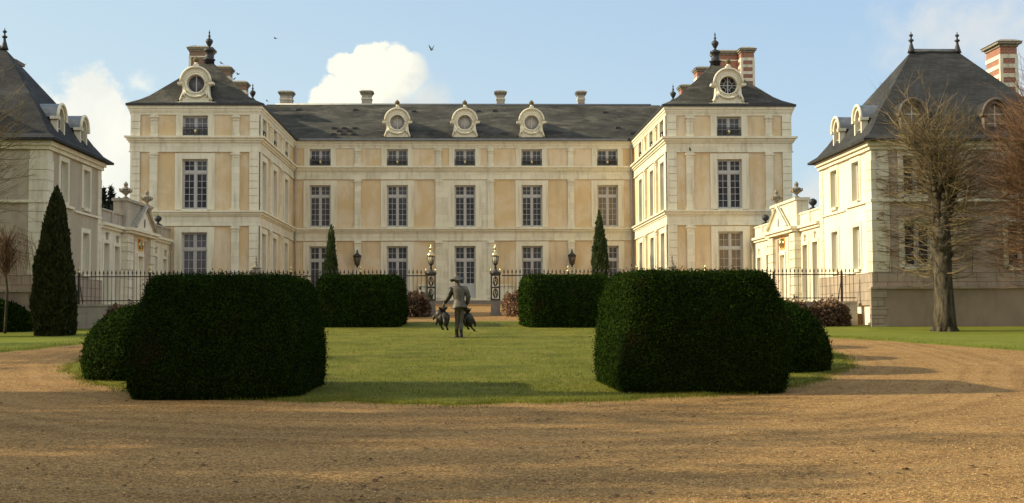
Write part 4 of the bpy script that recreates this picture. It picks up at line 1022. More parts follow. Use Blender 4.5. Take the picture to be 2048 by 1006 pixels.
# ------------------------------------------------------------------ leafy things
def leaf_cloud(P, Nn, size, rnd=.6, aspect=.5, up=0):
    """one small four-cornered leaf per point, roughly facing the normals"""
    m = len(P); nn = Nn+RNG.normal(0, rnd, (m, 3)); nn[:, 2] += up; nn /= np.linalg.norm(nn, axis=1)[:, None]+1e-9
    t = RNG.normal(0, 1, (m, 3)); a = np.cross(nn, t); a /= np.linalg.norm(a, axis=1)[:, None]+1e-9; b = np.cross(nn, a)
    s = size*RNG.uniform(.6, 1.35, m)[:, None]
    V = np.empty((m, 4, 3)); V[:, 0] = P-a*s; V[:, 1] = P+b*s*aspect; V[:, 2] = P+a*s; V[:, 3] = P-b*s*aspect
    return V.reshape(-1, 3)
def quads_obj(name, V, mat, parent=None, local=False):
    m = len(V)//4; me = bpy.data.meshes.new(name)
    me.vertices.add(len(V)); me.vertices.foreach_set('co', np.ascontiguousarray(V).ravel())
    me.loops.add(4*m); me.loops.foreach_set('vertex_index', np.arange(4*m, dtype=np.int32))
    me.polygons.add(m); me.polygons.foreach_set('loop_start', np.arange(0, 4*m, 4, dtype=np.int32)); me.update(); me.validate()
    me.materials.append(mat); o = bpy.data.objects.new(name, me); COL.objects.link(o)
    if parent: o.parent = parent; o.location = (0,0,0) if local else -wpos(parent)
    return o
def sample(vs, fs, cnt):
    T = []
    for f in fs:
        for i in range(1, len(f)-1): T.append((f[0], f[i], f[i+1]))
    T = np.array(T); V = np.array(vs); A, B, C = V[T[:, 0]], V[T[:, 1]], V[T[:, 2]]
    cr = np.cross(B-A, C-A); ar = np.linalg.norm(cr, axis=1); k = RNG.choice(len(T), cnt, p=ar/ar.sum())
    u, v = RNG.random(cnt), RNG.random(cnt); q = u+v > 1; u[q] = 1-u[q]; v[q] = 1-v[q]
    return A[k]+(B[k]-A[k])*u[:, None]+(C[k]-A[k])*v[:, None], cr[k]/(ar[k][:, None]+1e-9)
def lump(p, s=1.0, seed=0):
    x, y, z = p; return s*(.5*math.sin(x*3.1+seed)*math.sin(y*2.7+1.3*seed)+.5*math.sin(z*4.3+x*1.9+seed)+.35*math.sin(x*7.3+z*6.1)*math.sin(y*8.1+seed))
def hedge(x, y, w, d, h, rz, label, prof, cnt, group, ex=4.0, leaf=.032, seed=0, name='clipped_hedge'):
    """clipped yew: superellipse plan, levels prof=(height fraction, scale)"""
    z0 = G(x, y)-.06; g = empty(name, (x, y, z0), label, 'hedge', group)
    n_ = 72; vs = []; fs = []; c, s = math.cos(rz), math.sin(rz)
    lv = []
    for i in range(len(prof)-1):
        (a, k), (b, q) = prof[i], prof[i+1]; st = 4 if b-a > .15 else 2
        for j in range(st): t = j/st; lv.append((a+(b-a)*t, k+(q-k)*t))
    lv.append(prof[-1])
    for zf, k in lv:
        for i in range(n_):
            t = 2*PI*i/n_; ct, st = math.cos(t), math.sin(t)
            px_ = math.copysign(abs(ct)**(2/ex), ct)*w/2*k; kd = 1-(1-k)*min(1.0, w/d*.8); py_ = math.copysign(abs(st)**(2/ex), st)*d/2*kd
            zz = zf*h; l = lump((px_+x, py_+y, zz), .022, seed); l += lump((px_*.45+x, py_*.45+y, zz*.5), .045, seed+2); r = math.hypot(px_, py_)+1e-6
            px_ += px_/r*l; py_ += py_/r*l
            vs.append((px_*c-py_*s, px_*s+py_*c, zz+.5*l))
    m = len(lv)
    for i in range(m-1):
        for k in range(n_): a = i*n_+k; b = i*n_+(k+1) % n_; fs.append((a, b, b+n_, a+n_))
    top = len(vs); vs.append((0, 0, h*1.005)); fs += [((m-1)*n_+k, (m-1)*n_+(k+1) % n_, top) for k in range(n_)]
    core = MB(); core.add([(p[0]*.985, p[1]*.985, p[2]*.99) for p in vs], fs, True); core.build('inner_growth', M['yew_core'], g).location = (0,0,0)
    P, Nn = sample(vs, fs, cnt); P = P+Nn*RNG.normal(-.006, .018, (cnt, 1))
    V1 = leaf_cloud(P, Nn, leaf, .5, .42)
    k = cnt//14; P, Nn = sample(vs, fs, k); P = P+Nn*np.abs(RNG.normal(.03, .03, (k, 1))); V2 = leaf_cloud(P, RNG.normal(0, 1, (k, 3)), leaf*1.25, .4, .3)
    quads_obj('foliage', np.vstack([V1, V2]), M['yew'], g, True); return g
BOX = [(0,.92),(.06,.96),(.18,.99),(.33,1.0),(.5,.985),(.7,.935),(.84,.88),(.92,.84),(.97,.80),(1.0,.73)]
DOME = [(0,.92),(.08,.97),(.25,1.0),(.42,.985),(.58,.93),(.72,.83),(.84,.69),(.93,.50),(.98,.30),(1.0,.10)]
GN = 'large clipped yew blocks around the oval lawn'; GD = 'clipped yew domes along the drive'
p0 = onY(452, 700, 20.4); hedge(-3.76, 20.45, 2.74, 2.7, 1.90, -.05, 'big flat-topped yew block at the front left of the lawn, all in shade', BOX, 130000, GN, 9.0, seed=1, leaf=.019)
hedge(3.70, 20.75, 2.82, 2.7, 1.94, .06, 'big flat-topped yew block at the front right of the lawn, its left cheek sunlit', BOX, 130000, GN, 9.0, seed=2, leaf=.019)
hedge(-3.45, 42.2, 2.82, 2.4, 1.72, -.05, 'yew block at the back left of the lawn behind the bronze man', [(0,.95),(.1,.98),(.35,1.0),(.7,.985),(.88,.95),(.96,.90),(1,.84)], 30000, GN, 9.0, leaf=.04, seed=3)
hedge(3.35, 41.6, 2.9, 2.4, 1.72, .07, 'yew block at the back right of the lawn with a bright sunlit left end', [(0,.95),(.1,.98),(.35,1.0),(.7,.985),(.88,.95),(.96,.90),(1,.84)], 30000, GN, 9.0, leaf=.04, seed=4)
hedge(-5.75, 23.4, 2.4, 2.4, 1.42, 0, 'rounded yew dome half hidden at the left of the front left block', DOME, 36000, GD, 2.3, seed=5, leaf=.028, name='clipped_dome')
hedge(5.85, 24.2, 2.35, 2.4, 1.42, 0, 'rounded yew dome at the right of the front right block', DOME, 36000, GD, 2.3, seed=6, leaf=.028, name='clipped_dome')
hedge(-6.6, 28.6, 2.5, 2.4, 1.45, 0, 'second yew dome on the left, only its crest showing behind the nearer dome', DOME, 16000, GD, 2.3, leaf=.036, seed=7, name='clipped_dome')
hedge(6.3, 27.4, 2.2, 1.9, 1.38, 0, 'second yew dome on the right, hidden behind the front right block', DOME, 6000, GD, 2.3, leaf=.05, seed=8, name='clipped_dome')
hedge(6.9, 31.2, 2.2, 1.9, 1.38, 0, 'third yew dome on the right, hidden behind the front right block', DOME, 6000, GD, 2.3, leaf=.05, seed=9, name='clipped_dome')

def columnar(x, y, z0, h, r, prof, label, mat, cnt, leaf, name, group=None, cat='conifer', seed=0, rough=.12):
    g = empty(name, (x, y, z0), label, cat, group)
    n_ = 22; lv = 26; vs = []; fs = []
    def rad(t):
        for i in range(len(prof)-1):
            if prof[i][0] <= t <= prof[i+1][0]: q = (t-prof[i][0])/(prof[i+1][0]-prof[i][0]); return prof[i][1]+(prof[i+1][1]-prof[i][1])*q
        return prof[-1][1]
    for i in range(lv+1):
        t = i/lv; sw = .05*r*math.sin(t*6+seed)
        for k in range(n_):
            a = 2*PI*k/n_; rr = r*rad(t)*(1+rough*math.sin(3*a+9*t+seed)*math.sin(17*t+a)+rough*.6*math.sin(5*a-23*t+seed))
            vs.append((rr*math.cos(a)+sw, rr*math.sin(a), t*h))
    for i in range(lv):
        for k in range(n_): a = i*n_+k; b = i*n_+(k+1) % n_; fs.append((a, b, b+n_, a+n_))
    core = MB(); core.add([(p[0]*.86, p[1]*.86, p[2]) for p in vs], fs, True); core.build('inner_growth', M['yew_core'], g).location = (0,0,0)
    P, Nn = sample(vs, fs, cnt); P = P-Nn*np.abs(RNG.normal(0, .07*r, (cnt, 1)))+Nn*RNG.normal(.02, .02, (cnt, 1))
    # sprays point upwards
    m = cnt; d = np.stack([P[:, 0]*.5, P[:, 1]*.5, np.full(m, 1.0)*max(r, .3)], 1)+RNG.normal(0, .22*max(r, .3), (m, 3)); d /= np.linalg.norm(d, axis=1)[:, None]
    sd = np.cross(d, RNG.normal(0, 1, (m, 3))); sd /= np.linalg.norm(sd, axis=1)[:, None]+1e-9; s = leaf*RNG.uniform(.6, 1.5, (m, 1))
    V = np.empty((m, 4, 3)); V[:, 0] = P-d*s; V[:, 1] = P+sd*s*.32; V[:, 2] = P+d*s; V[:, 3] = P-sd*s*.32
    quads_obj('foliage', V.reshape(-1, 3), mat, g, True)
    t = MB(); t.tube([(0,0,-.1),(0,0,h*.5)], [r*.22, r*.06], 6); t.build('trunk', M['bark'], g).location = (0,0,0); return g
CYP = [(0,.62),(.1,.82),(.32,1),(.52,.92),(.72,.6),(.88,.34),(.95,.16),(1,.02)]
for px, top, r, lab in ((662, 449, .29, 'slim dark cypress in front of the facade, left of the statue'), (1199, 421, .34, 'slim tall cypress in front of the facade, right of the statue')):
    p = onY(px, top, 58.5); z0 = 2.2; columnar(p.x, 58.5, z0, p.z-z0, r, CYP, lab, M['cyp'], 10000, .07, 'slim_cypress', 'pair of slim cypresses in the forecourt', 'cypress', seed=px, rough=.24)
p = onY(115, 372, 43.2); z0 = G(p.x, 43.2)-.05
columnar(p.x-.05, 43.2, z0, p.z-z0, .68, [(0,.86),(.06,.98),(.2,1.0),(.45,.86),(.7,.60),(.85,.40),(.95,.17),(1,.02)], 'tall dark columnar conifer in front of the left lodge', M['thuja'], 30000, .075, 'columnar_conifer', None, 'conifer', seed=2, rough=.09)
for px, py, Y, r, lab in ((848, 585, 50.5, .14, 'small clipped cone left of the left gate pier, left one of a pair'), (859, 585, 50.8, .13, 'small clipped cone beside the left gate pier, right one of a pair'), (1014, 583, 50.5, .13, 'small dark clipped cone standing alone beside the right gate pier')):
    p = onY(px, py, Y); z0 = G(p.x, Y); columnar(p.x, Y, z0, p.z-z0, r*1.25, [(0,.9),(.2,1),(.6,.7),(1,.05)], lab, M['cyp'], 900, .05, 'clipped_cone', 'small clipped cones by the gate', 'shrub', seed=px)
for px, py, Y, r in ((206, 372, 118, 2.6), (222, 369, 128, 2.2), (240, 392, 122, 2.8), (190, 385, 135, 3.2)):
    p = onY(px, py, Y); z0 = 2.6; h = p.z-z0
    g = empty('spruce', (p.x, Y, z0), {206:'dark spruce behind the left gallery, wide crown next to the lodge', 222:'slender pointed spruce behind the left gallery, the middle of three tops', 240:'dark spruce behind the left gallery, beside the big urn', 190:'dark spruce mostly hidden behind the left lodge'}[px], 'spruce', 'far spruces behind the left gallery')
    V = []
    for k in range(2600):
        t = 1-random.random()**.6*.72; a = random.uniform(0, 2*PI); tier = .65+.35*math.sin(t*h*2.2+a*2); rr = r*(1-t)*1.6*tier*math.sqrt(random.random())+.06
        V.append((rr*math.cos(a), rr*math.sin(a), t*h-rr*.25))
    P = np.array(V); quads_obj('crown', leaf_cloud(P, np.tile([0,0,1.0], (len(P),1)), .34, .5, .35), M['spruce'], g, True)
    t_ = MB(); t_.tube([(0,0,0),(0,0,h*.98)], [.28,.03], 6); t_.build('trunk', M['bark'], g).location = (0,0,0)

def shrub(x, y, w, d, h, label, mat, cnt, leaf, group, z0=None, name='hydrangea', heads=60):
    z0 = G(x, y)-.05 if z0 is None else z0; g = empty(name, (x, y, z0), label, 'hydrangea', group)
    P = []; Q = []
    for k in range(cnt):
        a = random.uniform(0, 2*PI); t = random.random(); u = random.random()**.4
        px_, py_ = math.cos(a)*w/2*u, math.sin(a)*d/2*u; top = h*math.sqrt(max(.05, 1-.8*u*u))*(1+.16*math.sin(px_*9+py_*7)+.12*math.sin(px_*17+a*3)); P.append((px_, py_, top*(1-random.random()**1.8*.95)))
    V = leaf_cloud(np.array(P), np.tile([0,-.3,.8], (cnt,1)), leaf, .8, .6)
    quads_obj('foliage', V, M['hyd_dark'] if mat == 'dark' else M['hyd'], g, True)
    H = []
    for k in range(heads):
        a = random.uniform(0, 2*PI); u = math.sqrt(random.random())*.95; px_, py_ = math.cos(a)*w/2*u, math.sin(a)*d/2*u; top = h*(1-.35*(2*px_/w)**2)*random.uniform(.72, 1.06)
        r = random.uniform(.06, .10)
        for q in range(26):
            v = np.array([random.gauss(0,1) for _ in range(3)]); v /= np.linalg.norm(v); H.append((px_+v[0]*r, py_+v[1]*r, top+v[2]*r*.8))
    quads_obj('flower_head', leaf_cloud(np.array(H), np.tile([0,0,1.0], (len(H),1)), .035, 1.0, .9), M['hyd'] if mat == 'dark' else M['hyd'], g, True)
    st = MB()
    for k in range(16): a = random.uniform(0, 2*PI); st.tube([(0,0,0),(math.cos(a)*w*.25, math.sin(a)*d*.25, h*.5),(math.cos(a)*w*.4, math.sin(a)*d*.4, h*.75)], [.02,.012,.008], 4)
    st.build('stem', M['bark'], g).location = (0,0,0); return g
GH = 'winter hydrangeas along the railing'
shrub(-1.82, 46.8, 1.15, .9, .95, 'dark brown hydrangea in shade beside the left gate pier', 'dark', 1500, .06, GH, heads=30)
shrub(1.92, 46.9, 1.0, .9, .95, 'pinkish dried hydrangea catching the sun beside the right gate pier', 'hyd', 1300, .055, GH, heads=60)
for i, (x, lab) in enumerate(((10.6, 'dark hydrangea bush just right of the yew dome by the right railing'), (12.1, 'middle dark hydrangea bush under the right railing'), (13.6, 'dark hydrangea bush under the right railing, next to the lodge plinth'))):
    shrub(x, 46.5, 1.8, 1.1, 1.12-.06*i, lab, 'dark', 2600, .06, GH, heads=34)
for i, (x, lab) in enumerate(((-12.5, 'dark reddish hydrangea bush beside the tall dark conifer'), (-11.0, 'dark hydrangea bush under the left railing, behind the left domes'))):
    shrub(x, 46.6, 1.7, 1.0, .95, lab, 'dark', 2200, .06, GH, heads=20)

# ------------------------------------------------------------------ bare trees
def grow(mbT, tw, p, d, L, r, depth, spread, twig_n, up=.25, kink=.16, lo=.02):
    """limb with side limbs; thin ends go to the twig list"""
    pts = [Vector(p)]; d = Vector(d).normalized(); seg = 5; rads = [r]
    for i in range(seg):
        d = (d+Vector((random.gauss(0, kink), random.gauss(0, kink), random.gauss(0, kink)+up*.12))).normalized(); pts.append(pts[-1]+d*L/seg); rads.append(r*(1-.62*(i+1)/seg))
    (mbT if r > lo else tw).tube(pts, rads, 7 if r > .06 else 4)
    if depth <= 0: return
    for k in range(twig_n):
        i = random.randint(2, seg); a = random.uniform(0, 2*PI); q = d.orthogonal().normalized(); q.rotate(Matrix.Rotation(a, 3, d))
        dd = (d*(1-spread)+q*spread+Vector((0,0,up))).normalized()
        grow(mbT, tw, pts[i], dd, L*random.uniform(.5, .8), rads[i]*random.uniform(.5, .72), depth-1, spread, twig_n, up, kink, lo)
def pollard(x, y, z0, h, r, label, seed, mat='twig', spread_r=2.0, knobs=24, shoots=26, group='pollarded limes by the lodges', low=.22, up=1.0, lean=0):
    random.seed(seed); g = empty('pollarded_tree', (x, y, z0), label, 'tree', group)
    T = MB(); W = MB()
    stem = [(0,0,-.15),(.02,0,.12*h),(-.03,.02,.26*h),(-.06,0,.38*h),(-.05,.03,.50*h)]
    T.tube(stem, [r*1.35, r*1.02, r*.98, r*1.08, r*.9], 14)
    for k in range(16):
        a = random.uniform(0, 2*PI); zz = random.uniform(.2, .5)*h; T.sphere((r*.85*math.cos(a)-.04, r*.85*math.sin(a), zz), r*random.uniform(.18, .36), 8, 6, 1, 1, random.uniform(.8, 1.6))
    for k in range(7):
        a = 2*PI*k/7+.3; T.tube([(r*1.5*math.cos(a), r*1.5*math.sin(a), -.12), (r*.85*math.cos(a), r*.85*math.sin(a), .22), (r*.5*math.cos(a), r*.5*math.sin(a), .7)], [r*.34, r*.32, r*.12], 6)
    forks = []
    for dx, dy, hh in ((-.35,.05,.72), (.22,-.05,.76), (.02,.25,.68), (.55,.1,.62)):
        pts = [Vector((-.05,.03,.46*h)), Vector((dx*.45,dy,.56*h)), Vector((dx*.8,dy*1.3,.64*h)), Vector((dx*1.15,dy*1.5,hh*h))]; T.tube(pts, [r*.8, r*.68, r*.56, r*.38], 9); forks.append(pts)
    # clear upright limbs, then branches all along trunk and limbs, then fine twigs
    axes = [([Vector(q) for q in stem[1:]], [r*.95, r*.95, r*.95, r*.85])]
    for f in forks: axes.append((f, [r*.7, r*.6, r*.5, r*.36]))
    for k in range(9):
        f = random.choice(forks); b0 = f[1].lerp(f[3], random.random()); d = Vector((random.uniform(-.7,.7), random.uniform(-.5,.5), 1.0)).normalized(); L = random.uniform(.16, .26)*h
        m1 = b0+d*L*.45+Vector((random.gauss(0,.06),0,0)); m2 = b0+d*L; m3 = m2+Vector((random.gauss(0,.12),0,.35*L)); T.tube([b0, m1, m2, m3], [.11,.085,.06,.018], 7); axes.append(([b0, m1, m2, m3], [.05,.04,.03,.01]))
    for k in range(64):                                              # knuckles where it was lopped
        ax, rr = random.choice(axes); i = random.randint(0, len(ax)-2); c = ax[i].lerp(ax[i+1], random.random())
        a = random.uniform(0, 2*PI)
        if c.z > low*h: T.sphere(c+Vector((math.cos(a), math.sin(a), 0))*rr[i]*.9, rr[i]*random.uniform(.35, .6), 8, 6, 1, 1, random.uniform(.8, 1.3))
    def twig(p, d, L, r0, lift, kids):
        pts = [p]; q = Vector(d)
        for i in range(5):
            q = (q+Vector((random.gauss(0,.13), random.gauss(0,.13), random.gauss(0,.10)+lift))).normalized(); pts.append(pts[-1]+q*L/5)
        W.tube(pts, [r0, r0*.85, r0*.7, r0*.52, r0*.36, r0*.2], 4 if r0 > .012 else 3, False)
        for _ in range(kids):
            i = random.randint(1, 4); e = (pts[i+1]-pts[i]).normalized(); b = (e+Vector((random.gauss(0,.6), random.gauss(0,.6), random.gauss(.12,.4)))).normalized()
            twig(pts[i], b, L*random.uniform(.25, .55), r0*.5, lift*.8, kids//3)
    for k in range(knobs*shoots//6):
        ax, rr = axes[0] if random.random() < .22 else random.choice(axes[1:]); i = random.randint(0, len(ax)-2); p_ = ax[i].lerp(ax[i+1], random.random())
        if p_.z < low*h: continue
        a = random.uniform(0, 2*PI); t = p_.z/h
        up_ = random.uniform(-.4, .3) if t < .5 else random.uniform(-.35, .6+1.7*(t-.5))
        d = Vector((math.cos(a), math.sin(a), up_)).normalized()
        twig(p_+d*rr[i]*.6, d, spread_r*random.uniform(.55, 1.1)*(.85 if t < .45 else 1.0), random.uniform(.011, .021), .07*up, random.randint(3, 6))
    T.build('trunk', M['bark'], g, recalc=False).location = (0,0,0)
    W.build('crown', M[mat], g, recalc=False).location = (0,0,0); return g
p = onY(1889, 655, 43); z0 = G(p.x, 43)
pollard(p.x, 43, z0, 7.9, .33, 'pollarded lime with thick bare trunk in front of the right lodge', 11, 'twig', 1.95, 46, 66)
pollard(19.9, 41.0, G(19.9, 41), 7.4, .42, 'pollarded lime with reddish bare crown cut off by the right edge', 23, 'twig_red', 2.7, 46, 230)
pollard(-17.5, 42.5, G(-17.5, 42.5), 7.6, .40, 'pollarded lime with sparse bare twigs reaching in at the left edge', 31, 'twig', 2.4, 44, 80)
# weeping shrub by the left lodge
def weeping(x, y, z0, h, label):
    random.seed(5); g = empty('weeping_shrub', (x, y, z0), label, 'shrub'); T = MB(); W = MB()
    T.tube([(0,0,-.1),(.06,0,.4*h),(-.05,0,.62*h),(.05,0,.8*h)], [.055,.045,.035,.02], 7)
    for k in range(260):
        a = random.uniform(0, 2*PI); R_ = random.uniform(.2, 1.3); z1 = h*random.uniform(.5, .8); top = z1+h*random.uniform(.08, .22); e = h*random.uniform(.38, .9)
        c, s = math.cos(a), math.sin(a); W.tube([(0,0,z1),(c*R_*.4,s*R_*.4,top),(c*R_*.8,s*R_*.8,top*.96),(c*R_,s*R_,e)], [.010,.008,.006,.003], 3, False)
    T.build('trunk', M['bark'], g).location = (0,0,0); W.build('crown', M['twig_red'], g).location = (0,0,0)
p = onY(12, 600, 44.5); weeping(p.x-.02, 44.5, G(p.x, 44.5), 3.9, 'small weeping bare shrub at the foot of the left lodge')
# trees of the park that stand left of the drive and throw the long shadows
def park_tree(x, y, h, label, seed, depth=4, dense=4, r=.26, shade_leaves=0):
    random.seed(seed); z0 = G(x, y); g = empty('park_tree', (x, y, z0), label, 'tree', 'park trees left of the drive'); T = MB(); W = MB()
    T.tube([(0,0,-.2),(.03,0,.2*h),(0,.05,.42*h)], [r*1.25, r, r*.8], 10)
    for k in range(6):
        a = 2*PI*k/6+random.random(); grow(T, W, (0,.03,h*random.uniform(.30,.42)), (math.cos(a)*.7, math.sin(a)*.7, random.uniform(.5,1.2)), h*.34, r*.5, depth, .5, dense, .18)
    T.build('trunk', M['bark'], g, recalc=False).location = (0,0,0); W.build('crown', M['twig'], g, recalc=False).location = (0,0,0)
    if shade_leaves:                                                          # leaf clumps added through the crown to thicken its shadow
        P = []
        for k in range(shade_leaves):
            a = random.uniform(0, 2*PI); u = math.sqrt(random.random())*h*.27; zz = h*random.uniform(.34, .93); q = random.uniform(.35, .95)
            for j in range(70): P.append((u*math.cos(a)+random.gauss(0,q), u*math.sin(a)+random.gauss(0,q*.6), zz+random.gauss(0,q*.55)))
        quads_obj('shade_leaves', leaf_cloud(np.array(P), RNG.normal(0,1,(len(P),3)), .17, .5, .7), M['spruce'], g, True)
park_tree(-32.5, 17.6, 16.5, 'bare park tree outside the photo on the left, level with the front of the lawn', 41, 4, 5, .45, 74)
park_tree(-31.0, 13.8, 16.5, 'bare park tree outside the photo, nearest the camera on the left', 43, 4, 5, .42, 70)
park_tree(-39.0, 30.5, 17.0, 'bare park tree outside the photo on the left, behind the others', 44, 4, 4, .42, 26)
columnar(-14.5, 11.0, G(-14.5, 11.0), 6.9, 2.3, [(0,.9),(.2,1),(.5,.85),(.8,.5),(1,.02)], 'broad dark conifer outside the photo on the left, shading the near gravel', M['thuja'], 9000, .16, 'park_conifer', None, 'conifer', seed=9, rough=.38)
# unseen wood added behind the viewer to cut skylight, built after the creeper
columnar(-15.5, 17.4, G(-15.5, 17.4), 8.6, .55, CYP, 'narrow cypress outside the photo on the left, beside the lawn front', M['cyp'], 3000, .1, 'park_cypress', 'narrow park cypresses left of the drive', 'cypress', seed=3, rough=.3)
columnar(-17.5, 20.0, G(-17.5, 20.0), 10.5, 1.0, CYP, 'tall cypress outside the photo on the left, shading the lawn front', M['cyp'], 4000, .1, 'park_cypress', 'narrow park cypresses left of the drive', 'cypress', seed=8, rough=.3)
columnar(-17.0, 15.4, G(-17, 15.4), 8.8, .7, CYP, 'narrow cypress outside the photo on the left, nearer the camera', M['cyp'], 3000, .1, 'park_cypress', 'narrow park cypresses left of the drive', 'cypress', seed=5, rough=.35)
hedge(-17.6, 45.55, 4.2, 1.0, 1.25, .02, 'dark evergreen shrubs along the plinth of the left lodge', [(0,.9),(.3,1.0),(.6,.93),(.85,.75),(1.0,.4)], 9000, None, 2.4, leaf=.07, seed=12, name='plinth_shrub')
# bare creeper on the shaded front of the right lodge
random.seed(91); g = empty('bare_creeper', (19, 46.15, 3.4), 'leafless creeper spread over the shaded front wall of the right lodge', 'creeper'); T = MB()
for k in range(520):
    x0 = random.uniform(15.45, 22.6); z0 = random.uniform(3.5, 7.9); L = random.uniform(.4, 1.5); s = random.choice((-1, 1)); pts = []; x, z = x0, z0
    for q in range(5):
        pts.append((x, 46.2-random.uniform(.03, .13), z)); x += s*L/4; z += random.gauss(.03, .06)
        x = min(22.8, max(15.42, x)); z = min(7.95, z)
    r0 = random.uniform(.007, .014); T.tube(pts, [r0, r0, r0*.8, r0*.6, r0*.3], 3, False)
for k in range(7):
    x = 15.8+k*1.05; T.tube([(x,46.12,2.9),(x+.1,46.11,4.2),(x-.15,46.12,5.6),(x+.2,46.12,7.4)], [.014,.012,.010,.006], 4)
T.build('stem', M['twig_red'], g, recalc=False)
random.seed(61); P = []; Q = []  # leaf masses added behind the viewer, dimming hedge fronts and panes
for k in range(16):
    cx, cy, hh = -26+k*5.2+random.uniform(-1.5, 1.5), -13+random.uniform(-3, 3), random.uniform(18, 23); zg = G(cx, cy)
    for q in range(420):
        v = Vector((random.gauss(0,1), random.gauss(0,1), random.gauss(0,1))).normalized(); P.append((cx+v.x*3.3, cy+v.y*2.6, zg+hh*.52+v.z*hh*.5)); Q.append(tuple(v))
tag(quads_obj('added_wood', leaf_cloud(np.array(P), np.array(Q), .75, .5, .7), M['spruce']), 'unseen evergreen wood added behind the viewer to cut skylight', 'added_wood', kind='stuff')
random.seed(77)

# ------------------------------------------------------------------ bronze statue of a man carrying fowl
def skin(name, pts, edges, radii, mat, parent, sub=1):
    me = bpy.data.meshes.new(name); me.from_pydata([Vector(p) for p in pts], edges, []); o = bpy.data.objects.new(name, me); COL.objects.link(o)
    o.parent = parent; me.materials.append(mat)
    md = o.modifiers.new('skin', 'SKIN'); md.use_smooth_shade = True
    for i, v in enumerate(me.skin_vertices[0].data): r = radii[i]; v.radius = r if isinstance(r, tuple) else (r, r)
    me.skin_vertices[0].data[0].use_root = True
    s = o.modifiers.new('sub', 'SUBSURF'); s.levels = sub; s.render_levels = sub
    return o
def statue(x, y, rz):
    z0 = G(x, y)+.03; S = empty('bronze_statue', (x, y, z0), 'bronze statue of a man in pointed hat, from behind, carrying fowl in each hand', 'statue', rz=rz)
    # local: faces +y (away from the camera), x to the right
    J = {'pelvis':((.02,0,.92),(.145,.11)), 'waist':((.01,.0,1.08),(.13,.10)), 'chest':((.0,.02,1.30),(.165,.115)), 'neck0':((-.02,.03,1.46),(.075,.07)), 'neck':((-.03,.05,1.53),(.055,.055)), 'head':((-.04,.07,1.62),(.088,.10)), 'crown':((-.045,.07,1.71),(.07,.08)),
         'shL':((-.19,.02,1.40),(.075,.075)), 'elL':((-.27,.05,1.17),(.055,.055)), 'wrL':((-.40,.12,.985),(.036,.036)), 'haL':((-.43,.14,.925),(.040,.028)),
         'shR':((.18,.0,1.40),(.075,.075)), 'elR':((.265,-.03,1.16),(.055,.055)), 'wrR':((.235,.08,.95),(.036,.036)), 'haR':((.225,.11,.89),(.040,.028)),
         'hipL':((-.045,.0,.86),(.10,.105)), 'knL':((-.045,.06,.48),(.062,.066)), 'anL':((-.055,.05,.10),(.038,.046)), 'heL':((-.055,.04,.045),(.038,.038)), 'toL':((-.08,.23,.035),(.042,.03)),
         'hipR':((.085,.0,.86),(.10,.105)), 'knR':((.07,.03,.48),(.062,.066)), 'anR':((.045,-.07,.10),(.042,.048)), 'heR':((.045,-.085,.045),(.04,.04)), 'toR':((.08,.11,.03),(.045,.03))}
    k = list(J); ix = {n_: i for i, n_ in enumerate(k)}
    E = [('pelvis','waist'),('waist','chest'),('chest','neck0'),('neck0','neck'),('neck','head'),('head','crown'),('chest','shL'),('shL','elL'),('elL','wrL'),('wrL','haL'),('chest','shR'),('shR','elR'),('elR','wrR'),('wrR','haR'),
         ('pelvis','hipL'),('hipL','knL'),('knL','anL'),('anL','heL'),('heL','toL'),('pelvis','hipR'),('hipR','knR'),('knR','anR'),('anR','heR'),('heR','toR')]
    pts = [J[n_][0] for n_ in k]; rad = [J[n_][1] for n_ in k]; ed = [(ix[a], ix[b]) for a, b in E]
    for base, sg in (('haL', -1), ('haR', 1)):                       # curled fingers and a thumb
        bx, by, bz = J[base][0]
        for f in range(4):
            o0 = len(pts); fx = (f-1.5)*.019; ln = (.9, 1.05, 1.0, .8)[f]
            pts += [(bx+fx*.3, by+fx*.95, bz-.035), (bx-sg*.012+fx*.3, by+fx, bz-.035-.035*ln), (bx-sg*.035+fx*.3, by+fx, bz-.03-.04*ln), (bx-sg*.042, by+fx, bz-.03)]; rad += [(.010,.010), (.0095,.0095), (.009,.009), (.008,.008)]
            ed += [(ix[base], o0), (o0, o0+1), (o0+1, o0+2), (o0+2, o0+3)]
        o0 = len(pts); pts += [(bx-sg*.03, by+.03, bz+.0), (bx-sg*.045, by+.02, bz-.035)]; rad += [(.012,.012), (.010,.010)]; ed += [(ix[base], o0), (o0, o0+1)]
    body = skin('body', pts, ed, rad, M['bronze_pale'], S, 1)
    # face: nose, brow and ears as small cast forms
    f = MB(); f.sphere((-.045,.175,1.615), .018, 8, 6, .8, 1.3, 1.5); f.sphere((-.045,.16,1.575), .022, 8, 6, 1.3, .6, .5); f.sphere((-.13,.075,1.615), .022, 8, 6, .45, .8, 1.3); f.sphere((.048,.075,1.615), .022, 8, 6, .45, .8, 1.3)
    for q in (-.028, .028): f.sphere((-.045+q,.158,1.64), .012, 8, 6)
    f.build('face', M['bronze'], S).location = (0,0,0)
    # flared jacket: collar, shoulders, waist, skirt with wavy hem
    mb = MB(); vs = []; fs = []; n_ = 36
    prof = [(1.49,.085,.085,-.02,.035),(1.455,.14,.105,-.015,.03),(1.42,.225,.125,0,.02),(1.36,.225,.14,0,.02),(1.25,.205,.145,0,.015),(1.12,.175,.135,.005,.005),(1.05,.175,.135,.01,0),(.97,.205,.16,.012,-.005),(.88,.25,.195,.01,-.01),(.84,.262,.205,.01,-.01),(.845,.235,.18,.01,-.01),(.95,.17,.13,.01,0)]
